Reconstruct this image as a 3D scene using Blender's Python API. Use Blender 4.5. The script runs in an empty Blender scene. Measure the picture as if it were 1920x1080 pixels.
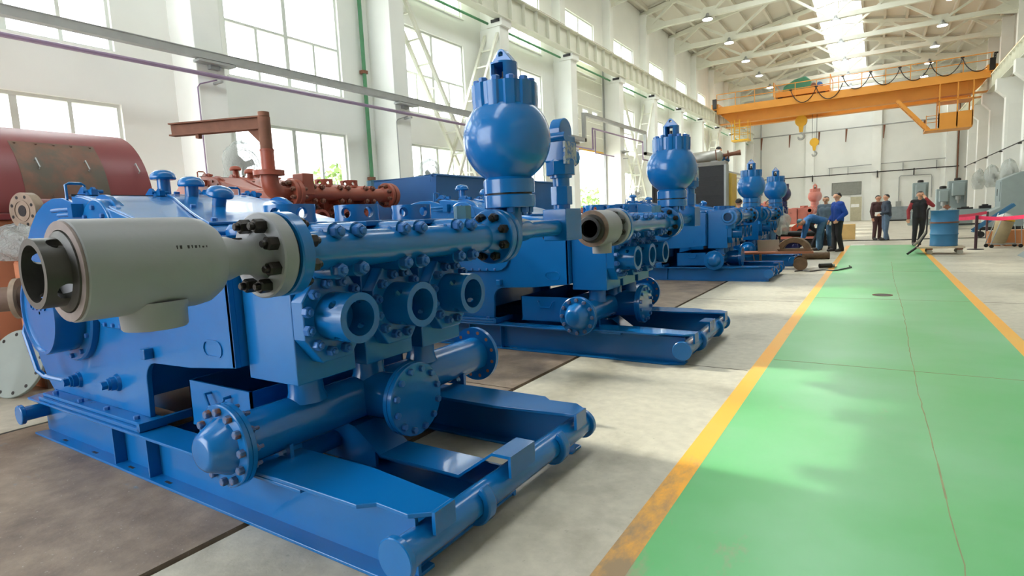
import bpy, bmesh, math, random
from mathutils import Vector, Matrix, Quaternion
random.seed(7)
scene = bpy.context.scene
COL = scene.collection
R = math.radians

# ------------------------------------------------------------------ camera
YAW, PITCH, ROLL, FPX, CAM_H = -5.75753079e-01, -1.15569939e-01, -4.66000410e-02, 1059.368, 1.33
def make_camera():
    cd = bpy.data.cameras.new('camera'); co = bpy.data.objects.new('camera', cd); COL.objects.link(co)
    f = Vector((math.sin(YAW)*math.cos(PITCH), math.cos(YAW)*math.cos(PITCH), math.sin(PITCH)))
    r = Vector((math.cos(YAW), -math.sin(YAW), 0)); u = r.cross(f)
    c, s = math.cos(ROLL), math.sin(ROLL)
    rr, uu = c*r + s*u, -s*r + c*u
    m = Matrix((rr, uu, -f)).transposed().to_4x4()
    m.translation = (0, 0, CAM_H); co.matrix_world = m
    cd.sensor_fit = 'HORIZONTAL'; cd.sensor_width = 36; cd.lens = FPX*36/1920
    cd.clip_start = .05; cd.clip_end = 400
    scene.camera = co
make_camera()

# ------------------------------------------------------------------ light
scene.view_settings.view_transform = 'Standard'; scene.view_settings.look = 'None'
scene.view_settings.gamma = 1.0; scene.view_settings.use_curve_mapping = False
EXPOSURE = 3.12
scene.view_settings.exposure = EXPOSURE
world = bpy.data.worlds.new('world'); scene.world = world; world.use_nodes = True
wb = world.node_tree.nodes['Background']
wb.inputs[0].default_value = (0.93, 0.98, 1.03, 1); wb.inputs[1].default_value = 1.0
sd = bpy.data.lights.new('sun', 'SUN'); so = bpy.data.objects.new('sun', sd); COL.objects.link(so)
sd.energy = .75; sd.angle = R(2.5); sd.color = (1, .95, .86)
so.rotation_euler = Vector((1.0, 0.066, -0.61)).to_track_quat('-Z', 'Y').to_euler()
so.location = (-30, 0, 30)
scene.cycles.max_bounces = 9; scene.cycles.diffuse_bounces = 5; scene.cycles.glossy_bounces = 3
scene.cycles.transparent_max_bounces = 12; scene.cycles.transmission_bounces = 3
scene.cycles.caustics_reflective = False; scene.cycles.caustics_refractive = False
scene.cycles.sample_clamp_indirect = 6.0; scene.cycles.volume_bounces = 0; scene.cycles.adaptive_threshold = .02

# ------------------------------------------------------------------ materials
MATS = {}
def lin(c):
    return tuple(((v/255)/12.92 if v/255 <= .04045 else ((v/255+.055)/1.055)**2.4) for v in c)
def mat(name, rgb, rough=.5, metal=0.0, var=.08, scale=6.0, bump=0.0, bscale=60.0, coat=0.0, alpha=None, emit=0.0, second=None, sec_lo=.55, sec_hi=.65, sec_scale=4.0):
    """rgb in sRGB 0..255; slight procedural noise in value, optional second colour in patches, optional fine relief"""
    if name in MATS: return MATS[name]
    m = bpy.data.materials.new(name); m.use_nodes = True; MATS[name] = m
    nt = m.node_tree; N = nt.nodes; L = nt.links; b = N['Principled BSDF']
    c = lin(rgb)
    b.inputs['Roughness'].default_value = rough; b.inputs['Metallic'].default_value = metal
    if coat: b.inputs['Coat Weight'].default_value = coat; b.inputs['Coat Roughness'].default_value = .05; b.inputs['Specular IOR Level'].default_value = .35
    tc = N.new('ShaderNodeTexCoord')
    nz = N.new('ShaderNodeTexNoise'); nz.inputs['Scale'].default_value = scale; nz.inputs['Detail'].default_value = 5
    L.new(tc.outputs['Object'], nz.inputs['Vector'])
    rp = N.new('ShaderNodeValToRGB'); e = rp.color_ramp.elements
    e[0].position = .3; e[1].position = .7
    e[0].color = tuple(v*(1-var) for v in c)+(1,); e[1].color = tuple(min(1, v*(1+var)) for v in c)+(1,)
    L.new(nz.outputs['Fac'], rp.inputs['Fac']); out = rp.outputs['Color']
    if second:
        n2 = N.new('ShaderNodeTexNoise'); n2.inputs['Scale'].default_value = sec_scale; n2.inputs['Detail'].default_value = 8; n2.inputs['Roughness'].default_value = .65
        L.new(tc.outputs['Object'], n2.inputs['Vector'])
        mr = N.new('ShaderNodeMapRange'); mr.inputs['From Min'].default_value = sec_lo; mr.inputs['From Max'].default_value = sec_hi
        L.new(n2.outputs['Fac'], mr.inputs['Value'])
        mx = N.new('ShaderNodeMix'); mx.data_type = 'RGBA'
        L.new(mr.outputs['Result'], mx.inputs['Factor']); L.new(out, mx.inputs['A']); mx.inputs['B'].default_value = lin(second)+(1,)
        out = mx.outputs['Result']
    L.new(out, b.inputs['Base Color'])
    if bump:
        n3 = N.new('ShaderNodeTexNoise'); n3.inputs['Scale'].default_value = bscale; n3.inputs['Detail'].default_value = 3
        L.new(tc.outputs['Object'], n3.inputs['Vector'])
        bp = N.new('ShaderNodeBump'); bp.inputs['Strength'].default_value = bump; bp.inputs['Distance'].default_value = .01
        L.new(n3.outputs['Fac'], bp.inputs['Height']); L.new(bp.outputs['Normal'], b.inputs['Normal'])
    if alpha is not None: b.inputs['Alpha'].default_value = alpha
    if emit: b.inputs['Emission Color'].default_value = c+(1,); b.inputs['Emission Strength'].default_value = emit
    return m
def glass_mat():
    m = bpy.data.materials.new('window_glass'); m.use_nodes = True; nt = m.node_tree; nt.nodes.clear()
    o = nt.nodes.new('ShaderNodeOutputMaterial'); t = nt.nodes.new('ShaderNodeBsdfTransparent'); g = nt.nodes.new('ShaderNodeBsdfGlossy')
    t.inputs[0].default_value = (.94, .96, .94, 1); g.inputs['Roughness'].default_value = .03
    mx = nt.nodes.new('ShaderNodeMixShader'); mx.inputs[0].default_value = .04
    nt.links.new(t.outputs[0], mx.inputs[1]); nt.links.new(g.outputs[0], mx.inputs[2]); nt.links.new(mx.outputs[0], o.inputs[0])
    return m
def film_mat(name, tint, op):
    m = bpy.data.materials.new(name); m.use_nodes = True; nt = m.node_tree; b = nt.nodes['Principled BSDF']
    b.inputs['Base Color'].default_value = lin(tint)+(1,); b.inputs['Roughness'].default_value = .18; b.inputs['Alpha'].default_value = op
    n3 = nt.nodes.new('ShaderNodeTexNoise'); n3.inputs['Scale'].default_value = 22; n3.inputs['Detail'].default_value = 8; n3.inputs['Distortion'].default_value = 1.5
    tc = nt.nodes.new('ShaderNodeTexCoord'); nt.links.new(tc.outputs['Object'], n3.inputs['Vector'])
    bp = nt.nodes.new('ShaderNodeBump'); bp.inputs['Strength'].default_value = 1.0; bp.inputs['Distance'].default_value = .06
    nt.links.new(n3.outputs['Fac'], bp.inputs['Height']); nt.links.new(bp.outputs['Normal'], b.inputs['Normal'])
    return m

# ------------------------------------------------------------------ mesh builder
def frame_of(d):
    d = Vector(d).normalized()
    a = Vector((0, 0, 1)) if abs(d.z) < .9 else Vector((1, 0, 0))
    u = a.cross(d).normalized(); v = d.cross(u)
    return u, v, d
class MB:
    def __init__(s, off=(0, 0, 0)): s.v = []; s.f = []; s.off = Vector(off)
    def _add(s, vs, fs):
        o = len(s.v); s.v += [Vector(p) - s.off for p in vs]; s.f += [tuple(i+o for i in f) for f in fs]; return s
    def box(s, x0, x1, y0, y1, z0, z1):
        return s._add([(x0,y0,z0),(x1,y0,z0),(x1,y1,z0),(x0,y1,z0),(x0,y0,z1),(x1,y0,z1),(x1,y1,z1),(x0,y1,z1)],
            [(0,3,2,1),(4,5,6,7),(0,1,5,4),(1,2,6,5),(2,3,7,6),(3,0,4,7)])
    def obox(s, c, u, v, w):
        """oriented box: centre and three half vectors"""
        c, u, v, w = map(Vector, (c, u, v, w))
        if u.cross(v).dot(w) < 0: u = -u
        return s._add([c-u-v-w, c+u-v-w, c+u+v-w, c-u+v-w, c-u-v+w, c+u-v+w, c+u+v+w, c-u+v+w],
            [(0,3,2,1),(4,5,6,7),(0,1,5,4),(1,2,6,5),(2,3,7,6),(3,0,4,7)])
    def bar(s, a, b, w, h, up=(0, 0, 1)):
        a, b = Vector(a), Vector(b); d = (b-a); l = d.length/2; d.normalize()
        up = Vector(up)
        if abs(d.dot(up)) > .98: up = Vector((0, 1, 0))
        sd = d.cross(up).normalized(); u2 = sd.cross(d)
        return s.obox((a+b)/2, d*l, sd*(w/2), u2*(h/2))
    def lathe(s, o, d, prof, n=24, cap0=True, cap1=True):
        """prof: list of (radius, height along d from o)"""
        o = Vector(o); u, v, d = frame_of(d); vs = []; fs = []
        for r, h in prof:
            for k in range(n):
                t = 2*math.pi*k/n; vs.append(o + d*h + (u*math.cos(t) + v*math.sin(t))*max(r, 1e-5))
        for i in range(len(prof)-1):
            for k in range(n):
                k2 = (k+1) % n; fs.append((i*n+k, i*n+k2, (i+1)*n+k2, (i+1)*n+k))
        if cap0: fs.append(tuple(reversed(range(n))))
        if cap1: fs.append(tuple(range((len(prof)-1)*n, len(prof)*n)))
        return s._add(vs, fs)
    def cyl(s, a, b, r, r2=None, n=20):
        a, b = Vector(a), Vector(b)
        return s.lathe(a, b-a, [(r, 0), (r if r2 is None else r2, (b-a).length)], n)
    def tube(s, a, b, ro, ri, n=24):
        a, b = Vector(a), Vector(b); l = (b-a).length
        return s.lathe(a, b-a, [(ri, l), (ri, 0), (ro, 0), (ro, l), (ri, l)], n, False, False)
    def ball(s, c, r, n=16, m=8, sz=1.0, d=(0, 0, 1)):
        return s.lathe(c, d, [(r*math.sin(math.pi*i/m), -r*sz*math.cos(math.pi*i/m)) for i in range(m+1)], n, False, False)
    def sweep(s, pts, r, n=8, closed=False):
        pts = [Vector(p) for p in pts]; vs = []; fs = []; N = len(pts); prev = None
        for i, p in enumerate(pts):
            a = pts[i-1] if (i > 0 or closed) else p; b = pts[(i+1) % N] if (i < N-1 or closed) else p
            d = (b-a).normalized()
            if prev is None: u, v, _ = frame_of(d)
            else:
                u = prev - d*prev.dot(d)
                u = u.normalized() if u.length > 1e-6 else frame_of(d)[0]
                v = d.cross(u)
            prev = u; rr = r[i] if isinstance(r, (list, tuple)) else r
            for k in range(n):
                t = 2*math.pi*k/n; vs.append(p + (u*math.cos(t) + v*math.sin(t))*rr)
        for i in range(N if closed else N-1):
            j = (i+1) % N
            for k in range(n):
                k2 = (k+1) % n; fs.append((i*n+k, i*n+k2, j*n+k2, j*n+k))
        if not closed: fs.append(tuple(reversed(range(n)))); fs.append(tuple(range((N-1)*n, N*n)))
        return s._add(vs, fs)
    def prism(s, poly, axis, a, b):
        """polygon (list of 2-tuples) extruded along x, y or z; 2-tuples are the other two axes in order"""
        def P(p, h):
            return {'x': (h, p[0], p[1]), 'y': (p[0], h, p[1]), 'z': (p[0], p[1], h)}[axis]
        n = len(poly); vs = [P(p, a) for p in poly] + [P(p, b) for p in poly]
        fs = [tuple(range(n)), tuple(reversed(range(n, 2*n)))] + [(i, i+n, (i+1) % n+n, (i+1) % n) for i in range(n)]
        return s._add(vs, fs)
    def ring_plate(s, outer, inner, axis, a, b):
        """plate with a hole, outer and inner loops with the same point count"""
        def P(p, h):
            return {'x': (h, p[0], p[1]), 'y': (p[0], h, p[1]), 'z': (p[0], p[1], h)}[axis]
        n = len(outer); vs = [P(p, a) for p in outer]+[P(p, a) for p in inner]+[P(p, b) for p in outer]+[P(p, b) for p in inner]; fs = []
        for i in range(n):
            j = (i+1) % n
            fs += [(i, j, n+j, n+i), (2*n+j, 2*n+i, 3*n+i, 3*n+j), (j, i, 2*n+i, 2*n+j), (n+i, n+j, 3*n+j, 3*n+i)]
        return s._add(vs, fs)
    def strip(s, path, w, t):
        """flat plate bent along path (points in x,z at fixed y centre): path of (x,y,z) centre points, width w along y, thickness t"""
        vs = []; fs = []; n = len(path)
        for x, y, z in path: vs += [(x, y-w/2, z), (x, y+w/2, z), (x, y+w/2, z-t), (x, y-w/2, z-t)]
        for i in range(n-1):
            for k in range(4): fs.append((4*i+k, 4*i+(k+1) % 4, 4*i+4+(k+1) % 4, 4*i+4+k))
        fs += [(0, 1, 2, 3), (4*n-1, 4*n-2, 4*n-3, 4*n-4)]
        return s._add(vs, fs)
    def mesh(s, name, material, angle=35):
        me = bpy.data.meshes.new(name); me.from_pydata(s.v, [], s.f)
        bm = bmesh.new(); bm.from_mesh(me); bmesh.ops.recalc_face_normals(bm, faces=bm.faces); bm.to_mesh(me); bm.free()
        if material: me.materials.append(material)
        if angle:
            me.shade_smooth(); me.set_sharp_from_angle(angle=R(angle))
        return me
    def build(s, name, material, parent=None, angle=35, bevel=0):
        return link(name, s.mesh(name, material, angle), parent, bevel)
def link(name, me, parent=None, bevel=0, M=None):
    o = bpy.data.objects.new(name, me); COL.objects.link(o)
    if parent: o.parent = parent
    if M is not None: o.matrix_local = M
    if bevel:
        b = o.modifiers.new('bevel', 'BEVEL'); b.width = bevel; b.segments = 2; b.limit_method = 'ANGLE'; b.angle_limit = R(40)
    return o
def empty(name, loc=(0, 0, 0), rz=0, parent=None):
    o = bpy.data.objects.new(name, None); COL.objects.link(o); o.location = loc; o.rotation_euler = (0, 0, rz); o.empty_display_size = .2
    if parent: o.parent = parent
    return o
def tag(o, label, cat, group=None, kind=None):
    o['label'] = label
    if cat: o['category'] = cat
    if group: o['group'] = group
    if kind: o['kind'] = kind
    return o
def struct(o, label=None):
    o['kind'] = 'structure'
    if label: o['label'] = label
    return o
def copy_tree(o, parent=None):
    c = o.copy(); COL.objects.link(c)
    if parent: c.parent = parent
    for ch in list(o.children): copy_tree(ch, c)
    return c
def axis_matrix(p, d, spin=0.0):
    u, v, w = frame_of(d)
    m = Matrix((u, v, w)).transposed().to_4x4() @ Matrix.Rotation(spin, 4, 'Z'); m.translation = Vector(p); return m
def circ(cx, cy, r, n, t0=0, t1=2*math.pi, close=False):
    return [(cx+r*math.cos(t0+(t1-t0)*i/(n if not close else n-1)), cy+r*math.sin(t0+(t1-t0)*i/(n if not close else n-1))) for i in range(n)]

# ------------------------------------------------------------------ shared materials
def BLUE():   return mat('blue_enamel', (9, 96, 160), .24, 0, .06, 3, .10, 9, coat=.3)
M_WHITE = mat('white_paint', (236, 237, 232), .75, 0, .03, 1.5)
M_WALL  = mat('wall_plaster', (232, 233, 228), .85, 0, .03, .8)
M_STEELW= mat('cream_painted_steel', (222, 222, 208), .5, 0, .04, 2)
M_FRAME = mat('window_frame_white', (214, 218, 212), .5, 0, .02)
M_GLASS = glass_mat()
M_DARK  = mat('black_iron', (38, 36, 36), .5, .3, .15, 8, .2, 60)
M_BOLT  = mat('dark_bolt_steel', (46, 42, 40), .42, .7, .2, 20, .2, 80)
M_GREY  = mat('grey_primer', (126, 127, 130), .48, 0, .04, 5, .12, 14)
M_ORANGE= mat('crane_orange', (220, 148, 56), .5, 0, .05, 1)
M_YELLOW= mat('yellow_paint', (228, 176, 40), .5, 0, .05, 2)
M_RUST  = mat('rusty_brown', (120, 78, 58), .75, .1, .2, 6, .3, 30)
M_GALV  = mat('galvanised_grey', (158, 160, 158), .5, .2, .08, 4)
M_PURPLE= mat('lilac_pipe_paint', (140, 120, 146), .5)
M_GREENP= mat('green_pipe_paint', (78, 136, 96), .5)
M_MACH  = mat('machine_grey_green', (136, 148, 148), .65, 0, .05, 3)
# ================================================================== the hall
X_WALL, X_PIL, X_RIGHT, Y_BACK, Y_FRONT = -11.3, -10.5, 6.7, 62.0, -7.0
XR_PIL = 5.77
PITCH_Y = 5.1
PILS = [5.97 + PITCH_Y*k for k in range(-2, 11)]       # near edge of each pillar
X_RIDGE, Z_RIDGE, R_SLOPE = -2.4, 14.3, .19
def roof_z(x): return Z_RIDGE - R_SLOPE*abs(x - X_RIDGE)

# ---- floor materials
def floor_mats():
    conc = mat('floor_concrete', (182, 176, 160), .5, 0, .10, 14, .10, 60, second=(146, 139, 124), sec_lo=.52, sec_hi=.72, sec_scale=1.3)
    plate = mat('floor_steel_plate', (142, 125, 108), .5, .15, .16, 9, .10, 50, second=(100, 85, 74), sec_lo=.42, sec_hi=.68, sec_scale=2.6)
    N = plate.node_tree.nodes; L = plate.node_tree.links; pb = N['Principled BSDF']; src = pb.inputs['Base Color'].links[0].from_socket
    tc = N.new('ShaderNodeTexCoord'); n = N.new('ShaderNodeTexNoise'); n.inputs['Scale'].default_value = 7; n.inputs['Detail'].default_value = 9; n.inputs['Roughness'].default_value = .75
    mp = N.new('ShaderNodeMapping'); mp.inputs['Scale'].default_value = (.5, 1.3, 1); mp.inputs['Rotation'].default_value = (0, 0, .6); L.new(tc.outputs['Object'], mp.inputs['Vector']); L.new(mp.outputs['Vector'], n.inputs['Vector'])
    nb = N.new('ShaderNodeTexNoise'); nb.inputs['Scale'].default_value = .9; L.new(tc.outputs['Object'], nb.inputs['Vector'])
    ad = N.new('ShaderNodeMath'); ad.operation = 'ADD'; L.new(n.outputs['Fac'], ad.inputs[0]); L.new(nb.outputs['Fac'], ad.inputs[1])
    mr = N.new('ShaderNodeMapRange'); mr.inputs['From Min'].default_value = 1.17; mr.inputs['From Max'].default_value = 1.30; mr.inputs['To Max'].default_value = .75; L.new(ad.outputs[0], mr.inputs['Value'])
    mx = N.new('ShaderNodeMix'); mx.data_type = 'RGBA'; L.new(mr.outputs['Result'], mx.inputs['Factor']); L.new(src, mx.inputs['A']); mx.inputs['B'].default_value = lin((86, 130, 150))+(1,); L.new(mx.outputs['Result'], pb.inputs['Base Color'])
    n5 = N.new('ShaderNodeTexNoise'); n5.inputs['Scale'].default_value = 60; n5.inputs['Detail'].default_value = 4; L.new(tc.outputs['Object'], n5.inputs['Vector'])
    m5 = N.new('ShaderNodeMapRange'); m5.inputs['From Min'].default_value = .66; m5.inputs['From Max'].default_value = .72; m5.inputs['To Max'].default_value = .6; L.new(n5.outputs['Fac'], m5.inputs['Value'])
    mx2 = N.new('ShaderNodeMix'); mx2.data_type = 'RGBA'; L.new(m5.outputs['Result'], mx2.inputs['Factor']); L.new(mx.outputs['Result'], mx2.inputs['A']); mx2.inputs['B'].default_value = lin((186, 180, 170))+(1,); L.new(mx2.outputs['Result'], pb.inputs['Base Color'])
    N = conc.node_tree.nodes; L = conc.node_tree.links; cb_ = N['Principled BSDF']; src = cb_.inputs['Base Color'].links[0].from_socket
    tc = N.new('ShaderNodeTexCoord'); n = N.new('ShaderNodeTexNoise'); n.inputs['Scale'].default_value = 26; n.inputs['Detail'].default_value = 5; n.inputs['Roughness'].default_value = .7; L.new(tc.outputs['Object'], n.inputs['Vector'])
    mr = N.new('ShaderNodeMapRange'); mr.inputs['From Min'].default_value = .63; mr.inputs['From Max'].default_value = .74; mr.inputs['To Max'].default_value = .55; L.new(n.outputs['Fac'], mr.inputs['Value'])
    mx = N.new('ShaderNodeMix'); mx.data_type = 'RGBA'; L.new(mr.outputs['Result'], mx.inputs['Factor']); L.new(src, mx.inputs['A']); mx.inputs['B'].default_value = lin((98, 90, 78))+(1,); L.new(mx.outputs['Result'], cb_.inputs['Base Color'])
    # green and yellow floor paint: worn with scuffs, most where wheels turn off the aisle
    def paint(name, rgb, alt, under, lo, hi, wear_y):
        m = bpy.data.materials.new(name); m.use_nodes = True; N = m.node_tree.nodes; L = m.node_tree.links; b = N['Principled BSDF']
        b.inputs['Roughness'].default_value = .38
        tc = N.new('ShaderNodeTexCoord')
        n1 = N.new('ShaderNodeTexNoise'); n1.inputs['Scale'].default_value = .8; n1.inputs['Detail'].default_value = 6
        L.new(tc.outputs['Object'], n1.inputs['Vector'])
        mx = N.new('ShaderNodeMix'); mx.data_type = 'RGBA'; mx.inputs['A'].default_value = lin(rgb)+(1,); mx.inputs['B'].default_value = lin(alt)+(1,)
        mr0 = N.new('ShaderNodeMapRange'); mr0.inputs['From Min'].default_value = .4; mr0.inputs['From Max'].default_value = .65
        L.new(n1.outputs['Fac'], mr0.inputs['Value']); L.new(mr0.outputs['Result'], mx.inputs['Factor'])
        n2 = N.new('ShaderNodeTexNoise'); n2.inputs['Scale'].default_value = 5; n2.inputs['Detail'].default_value = 10; n2.inputs['Roughness'].default_value = .72
        mp = N.new('ShaderNodeMapping'); mp.inputs['Scale'].default_value = (1, .45, 1); mp.inputs['Rotation'].default_value = (0, 0, .5)
        L.new(tc.outputs['Object'], mp.inputs['Vector']); L.new(mp.outputs['Vector'], n2.inputs['Vector'])
        sx = N.new('ShaderNodeSeparateXYZ'); L.new(tc.outputs['Object'], sx.inputs[0])
        wy = N.new('ShaderNodeMapRange'); wy.inputs['From Min'].default_value = wear_y[0]; wy.inputs['From Max'].default_value = wear_y[1]; wy.inputs['To Min'].default_value = wear_y[2]; wy.inputs['To Max'].default_value = 0
        L.new(sx.outputs['Y'], wy.inputs['Value'])
        wx = N.new('ShaderNodeMapRange'); wx.inputs['From Min'].default_value = -.25; wx.inputs['From Max'].default_value = -.8
        L.new(sx.outputs['X'], wx.inputs['Value'])
        ml = N.new('ShaderNodeMath'); ml.operation = 'MULTIPLY'; L.new(wy.outputs[0], ml.inputs[0]); L.new(wx.outputs[0], ml.inputs[1])
        ad = N.new('ShaderNodeMath'); ad.operation = 'ADD'; L.new(n2.outputs['Fac'], ad.inputs[0]); L.new(ml.outputs[0], ad.inputs[1])
        mr = N.new('ShaderNodeMapRange'); mr.inputs['From Min'].default_value = lo; mr.inputs['From Max'].default_value = hi
        L.new(ad.outputs[0], mr.inputs['Value'])
        m2 = N.new('ShaderNodeMix'); m2.data_type = 'RGBA'; L.new(mr.outputs['Result'], m2.inputs['Factor']); L.new(mx.outputs['Result'], m2.inputs['A']); m2.inputs['B'].default_value = lin(under)+(1,)
        L.new(m2.outputs['Result'], b.inputs['Base Color'])
        return m
    green = paint('green_floor_paint', (96, 176, 110), (120, 184, 134), (150, 146, 118), .64, .8, (1.6, 2.9, .3))
    yel = paint('yellow_floor_paint', (240, 168, 42), (232, 176, 70), (148, 124, 94), .60, .86, (1.9, 3.4, .34))
    return conc, plate, green, yel
M_CONC, M_PLATE, M_GREENF, M_YELF = floor_mats()
M_JOINT = mat('dark_joint', (58, 50, 42), .9, 0, .2)
M_CRACK = mat('crack_dust', (150, 146, 112), .9, 0, .2)

fl = empty('floor'); struct(fl)
b = MB()
b.box(-12, -5.24, Y_FRONT, Y_BACK, -.2, 0); b.box(-2.40, X_RIGHT+.3, Y_FRONT, Y_BACK, -.2, 0); b.box(-5.24, -2.40, 30, Y_BACK, -.2, 0)
b.build('concrete_slab', M_CONC, fl)
MB().box(-5.24, -2.40, Y_FRONT, 30, -.25, -.05).build('groove', M_JOINT, fl)
ys = [-7, -3.4, .15, 3.7, 7.2, 10.8, 14.4, 18.0, 21.6, 25.2, 30]
for i in range(len(ys)-1):
    MB().box(-5.2, -2.445, ys[i]+.006, ys[i+1]-.006, -.05, 0).build('steel_floor_plate', M_PLATE, fl)
for y in (-3.0, .9, 4.95, 9.0, 13.0, 17.0, 21.0, 27):                # saw-cut joints across the concrete
    MB().box(-2.39, -.89, y-.005, y+.005, -.01, .0012).build('joint', M_JOINT, fl)
    MB().box(-11, -5.26, y+.3-.005, y+.3+.005, -.01, .0012).build('joint', M_JOINT, fl)
    MB().box(1.2, 6.5, y+.5-.005, y+.5+.005, -.01, .0012).build('joint', M_JOINT, fl)
MB().box(-6.9, -6.89, -3, 30, -.01, .0012).build('joint', M_JOINT, fl)

aisle = empty('painted_aisle', (0, 8, 0)); tag(aisle, 'wide green painted walkway running down the hall floor', 'walkway', kind='structure')
AO = (0, 8, 0)
g = MB(); g.box(-.76, 1.07, -4, 22.6, -.001, .003)
o = g.build('green_strip', M_GREENF, aisle); o.location = (0, -8, 0)
for x0, x1 in ((-.875, -.76), (1.07, 1.185)):
    o = MB().box(x0, x1, -4, 22.6, -.001, .0035).build('yellow_line', M_YELF, aisle); o.location = (0, -8, 0)
rnd = random.Random(3)
pts = []; y = -.5
while y < 16:
    pts.append((.285 + .012*math.sin(y*.9) + rnd.uniform(-.006, .006), y)); y += rnd.uniform(.08, .22)
cr = MB()
for i in range(len(pts)-1):
    (xa, ya), (xb, yb) = pts[i], pts[i+1]; w = rnd.uniform(.002, .0045)
    cr._add([(xa-w, ya, .0042), (xa+w, ya, .0042), (xb+w, yb, .0042), (xb-w, yb, .0042)], [(0, 1, 2, 3)])
o = cr.build('crack', M_CRACK, aisle, angle=0); o.location = (0, -8, 0)
for y in (1.4, 5.4, 9.5, 13.6):
    o = MB().box(-.75, 1.06, y-.004, y+.004, 0, .0042).build('joint', M_CRACK, aisle); o.location = (0, -8, 0)
mh = empty('drain_cover', (.09, 9.95, 0)); tag(mh, 'small round iron drain cover set in the green walkway', 'drain cover')
MB().tube((0, 0, .0), (0, 0, .008), .13, .11, 28).build('rim', M_RUST, mh)
d = MB().cyl((0, 0, .0), (0, 0, .005), .108, n=28); d.build('lid', M_DARK, mh)

# ---- left wall with three tiers of windows
TIERS = [(1.5, 3.72), (4.6, 7.02), (7.85, 10.22)]
BAYS = [10.1 + PITCH_Y*k for k in range(-3, 10)]        # far edge of the windows of each bay
DOOR_BAY = 3                                           # index from BAYS[3] == 10.1 ; bay with the sectional door
door_y = (22.35, 26.2)
openings = []
for i, y1 in enumerate(BAYS):
    for t, (z0, z1) in enumerate(TIERS):
        if abs(y1-25.4) < .1 and t < 2: continue
        openings.append((y1-3.0, y1, z0, z1, t))
allop = [(a, b_, c, d) for a, b_, c, d, t in openings] + [(door_y[0], door_y[1], 0, 8.35)]
def wall_with_holes(name, x0, x1, y0, y1, z0, z1, holes, material):
    ysl = sorted({y0, y1} | {v for h in holes for v in h[:2] if y0 < v < y1})
    zsl = sorted({z0, z1} | {v for h in holes for v in h[2:4] if z0 < v < z1})
    mb = MB()
    for i in range(len(ysl)-1):
        k = 0
        while k < len(zsl)-1:
            ym = (ysl[i]+ysl[i+1])/2
            def inside(kk):
                zm = (zsl[kk]+zsl[kk+1])/2
                return any(h[0] < ym < h[1] and h[2] < zm < h[3] for h in holes)
            if inside(k): k += 1; continue
            j = k
            while j+1 < len(zsl)-1 and not inside(j+1): j += 1
            mb.box(x0, x1, ysl[i], ysl[i+1], zsl[k], zsl[j+1]); k = j+1
    bm = bmesh.new()
    o = mb.build(name, material, angle=0)
    return o
struct(wall_with_holes('wall_left', X_WALL-.3, X_WALL, Y_FRONT, Y_BACK, 0, roof_z(X_WALL)-.05, allop, M_WALL))
MESH_CACHE = {}
def window(n, y0, y1, z0, z1, tier):
    w = empty('window_%d' % n, (X_WALL-.12, y0, z0)); struct(w)
    W, Hh = y1-y0, z1-z0
    key = ('win', round(W, 2), tier)
    tr = {0: .95, 1: 1.15, 2: 1.15}[tier]; t = .055
    if key not in MESH_CACHE:
        f = MB(); f.box(-.05, .05, 0, t, 0, Hh); f.box(-.05, .05, W-t, W, 0, Hh); f.box(-.05, .05, 0, W, 0, t); f.box(-.05, .05, 0, W, Hh-t, Hh)
        frame = f.mesh('frame', M_FRAME, 0)
        s = MB().box(-.1, .18, -.05, W+.05, -.05, 0).mesh('sill', M_WHITE, 0)
        mull = []
        mull.append(MB().box(-.045, .045, t, W-t, tr-t/2, tr+t/2).mesh('transom', M_FRAME, 0))
        low = [W*.25, W*.5, W*.75]; up = [W*.5] if tier != 0 else [W*.25, W*.5, W*.75]
        if tier == 0: low, up = [W*.5], [W*.25, W*.5, W*.75]
        panes = []
        for bars, za, zb in ((low, t, tr-t/2), (up, tr+t/2, Hh-t)):
            prev = t
            for yb in bars+[W-t]:
                wd = .05 if abs(yb-W*.5) < .01 else .03
                if yb < W-t-.01: mull.append(MB().box(-.04, .04, yb-wd, yb+wd, za, zb).mesh('mullion', M_FRAME, 0))
                panes.append(MB().box(-.004, .004, prev, yb, za, zb).mesh('pane', M_GLASS, 0)); prev = yb
        MESH_CACHE[key] = (frame, s, mull, panes)
    frame, s, mull, panes = MESH_CACHE[key]
    link('frame', frame, w); link('sill', s, w)
    for m_ in mull: link(m_.name.split('.')[0], m_, w)
    for m_ in panes: link('pane', m_, w)
for n, (y0, y1, z0, z1, t) in enumerate(openings): window(n+1, y0, y1, z0, z1, t)

# ---- sectional door half lifted in the fifth bay
M_DOORP = mat('door_panel_white', (214, 214, 200), .55, 0, .02)
dr = empty('door_1', (X_WALL-.05, door_y[0], 4.5)); struct(dr)
wd = door_y[1]-door_y[0]; ph = (8.35-4.5)/6
for k in range(6):
    z0 = k*ph
    if k != 2: MB().box(-.03, .03, 0, wd, z0+.008, z0+ph-.008).build('door_panel', M_DOORP, dr, 0)
    else:
        holes = [(wd*f-.28, wd*f+.28, z0+.17, z0+.5) for f in (.23, .5, .77)]
        p = wall_with_holes('door_panel', -.03, .03, 0, wd, z0+.008, z0+ph-.008, holes, M_DOORP); p.parent = dr
        for h in holes: MB().box(-.004, .004, h[0], h[1], h[2], h[3]).build('pane', M_GLASS, p, 0)
        for h in holes: MB().box(-.012, .045, h[0]-.04, h[1]+.04, h[3], h[3]+.04).box(-.012, .045, h[0]-.04, h[1]+.04, h[2]-.04, h[2]).build('pane_frame', M_FRAME, p, 0)
MB().box(-.035, .035, 0, wd, -.06, .008).build('bottom_seal', M_YELLOW, dr, 0)
for yy in (-.09, wd+.02): MB().box(.02, .12, yy, yy+.07, -4.5, 4.1).build('door_track', M_GALV, dr, 0)

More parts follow.
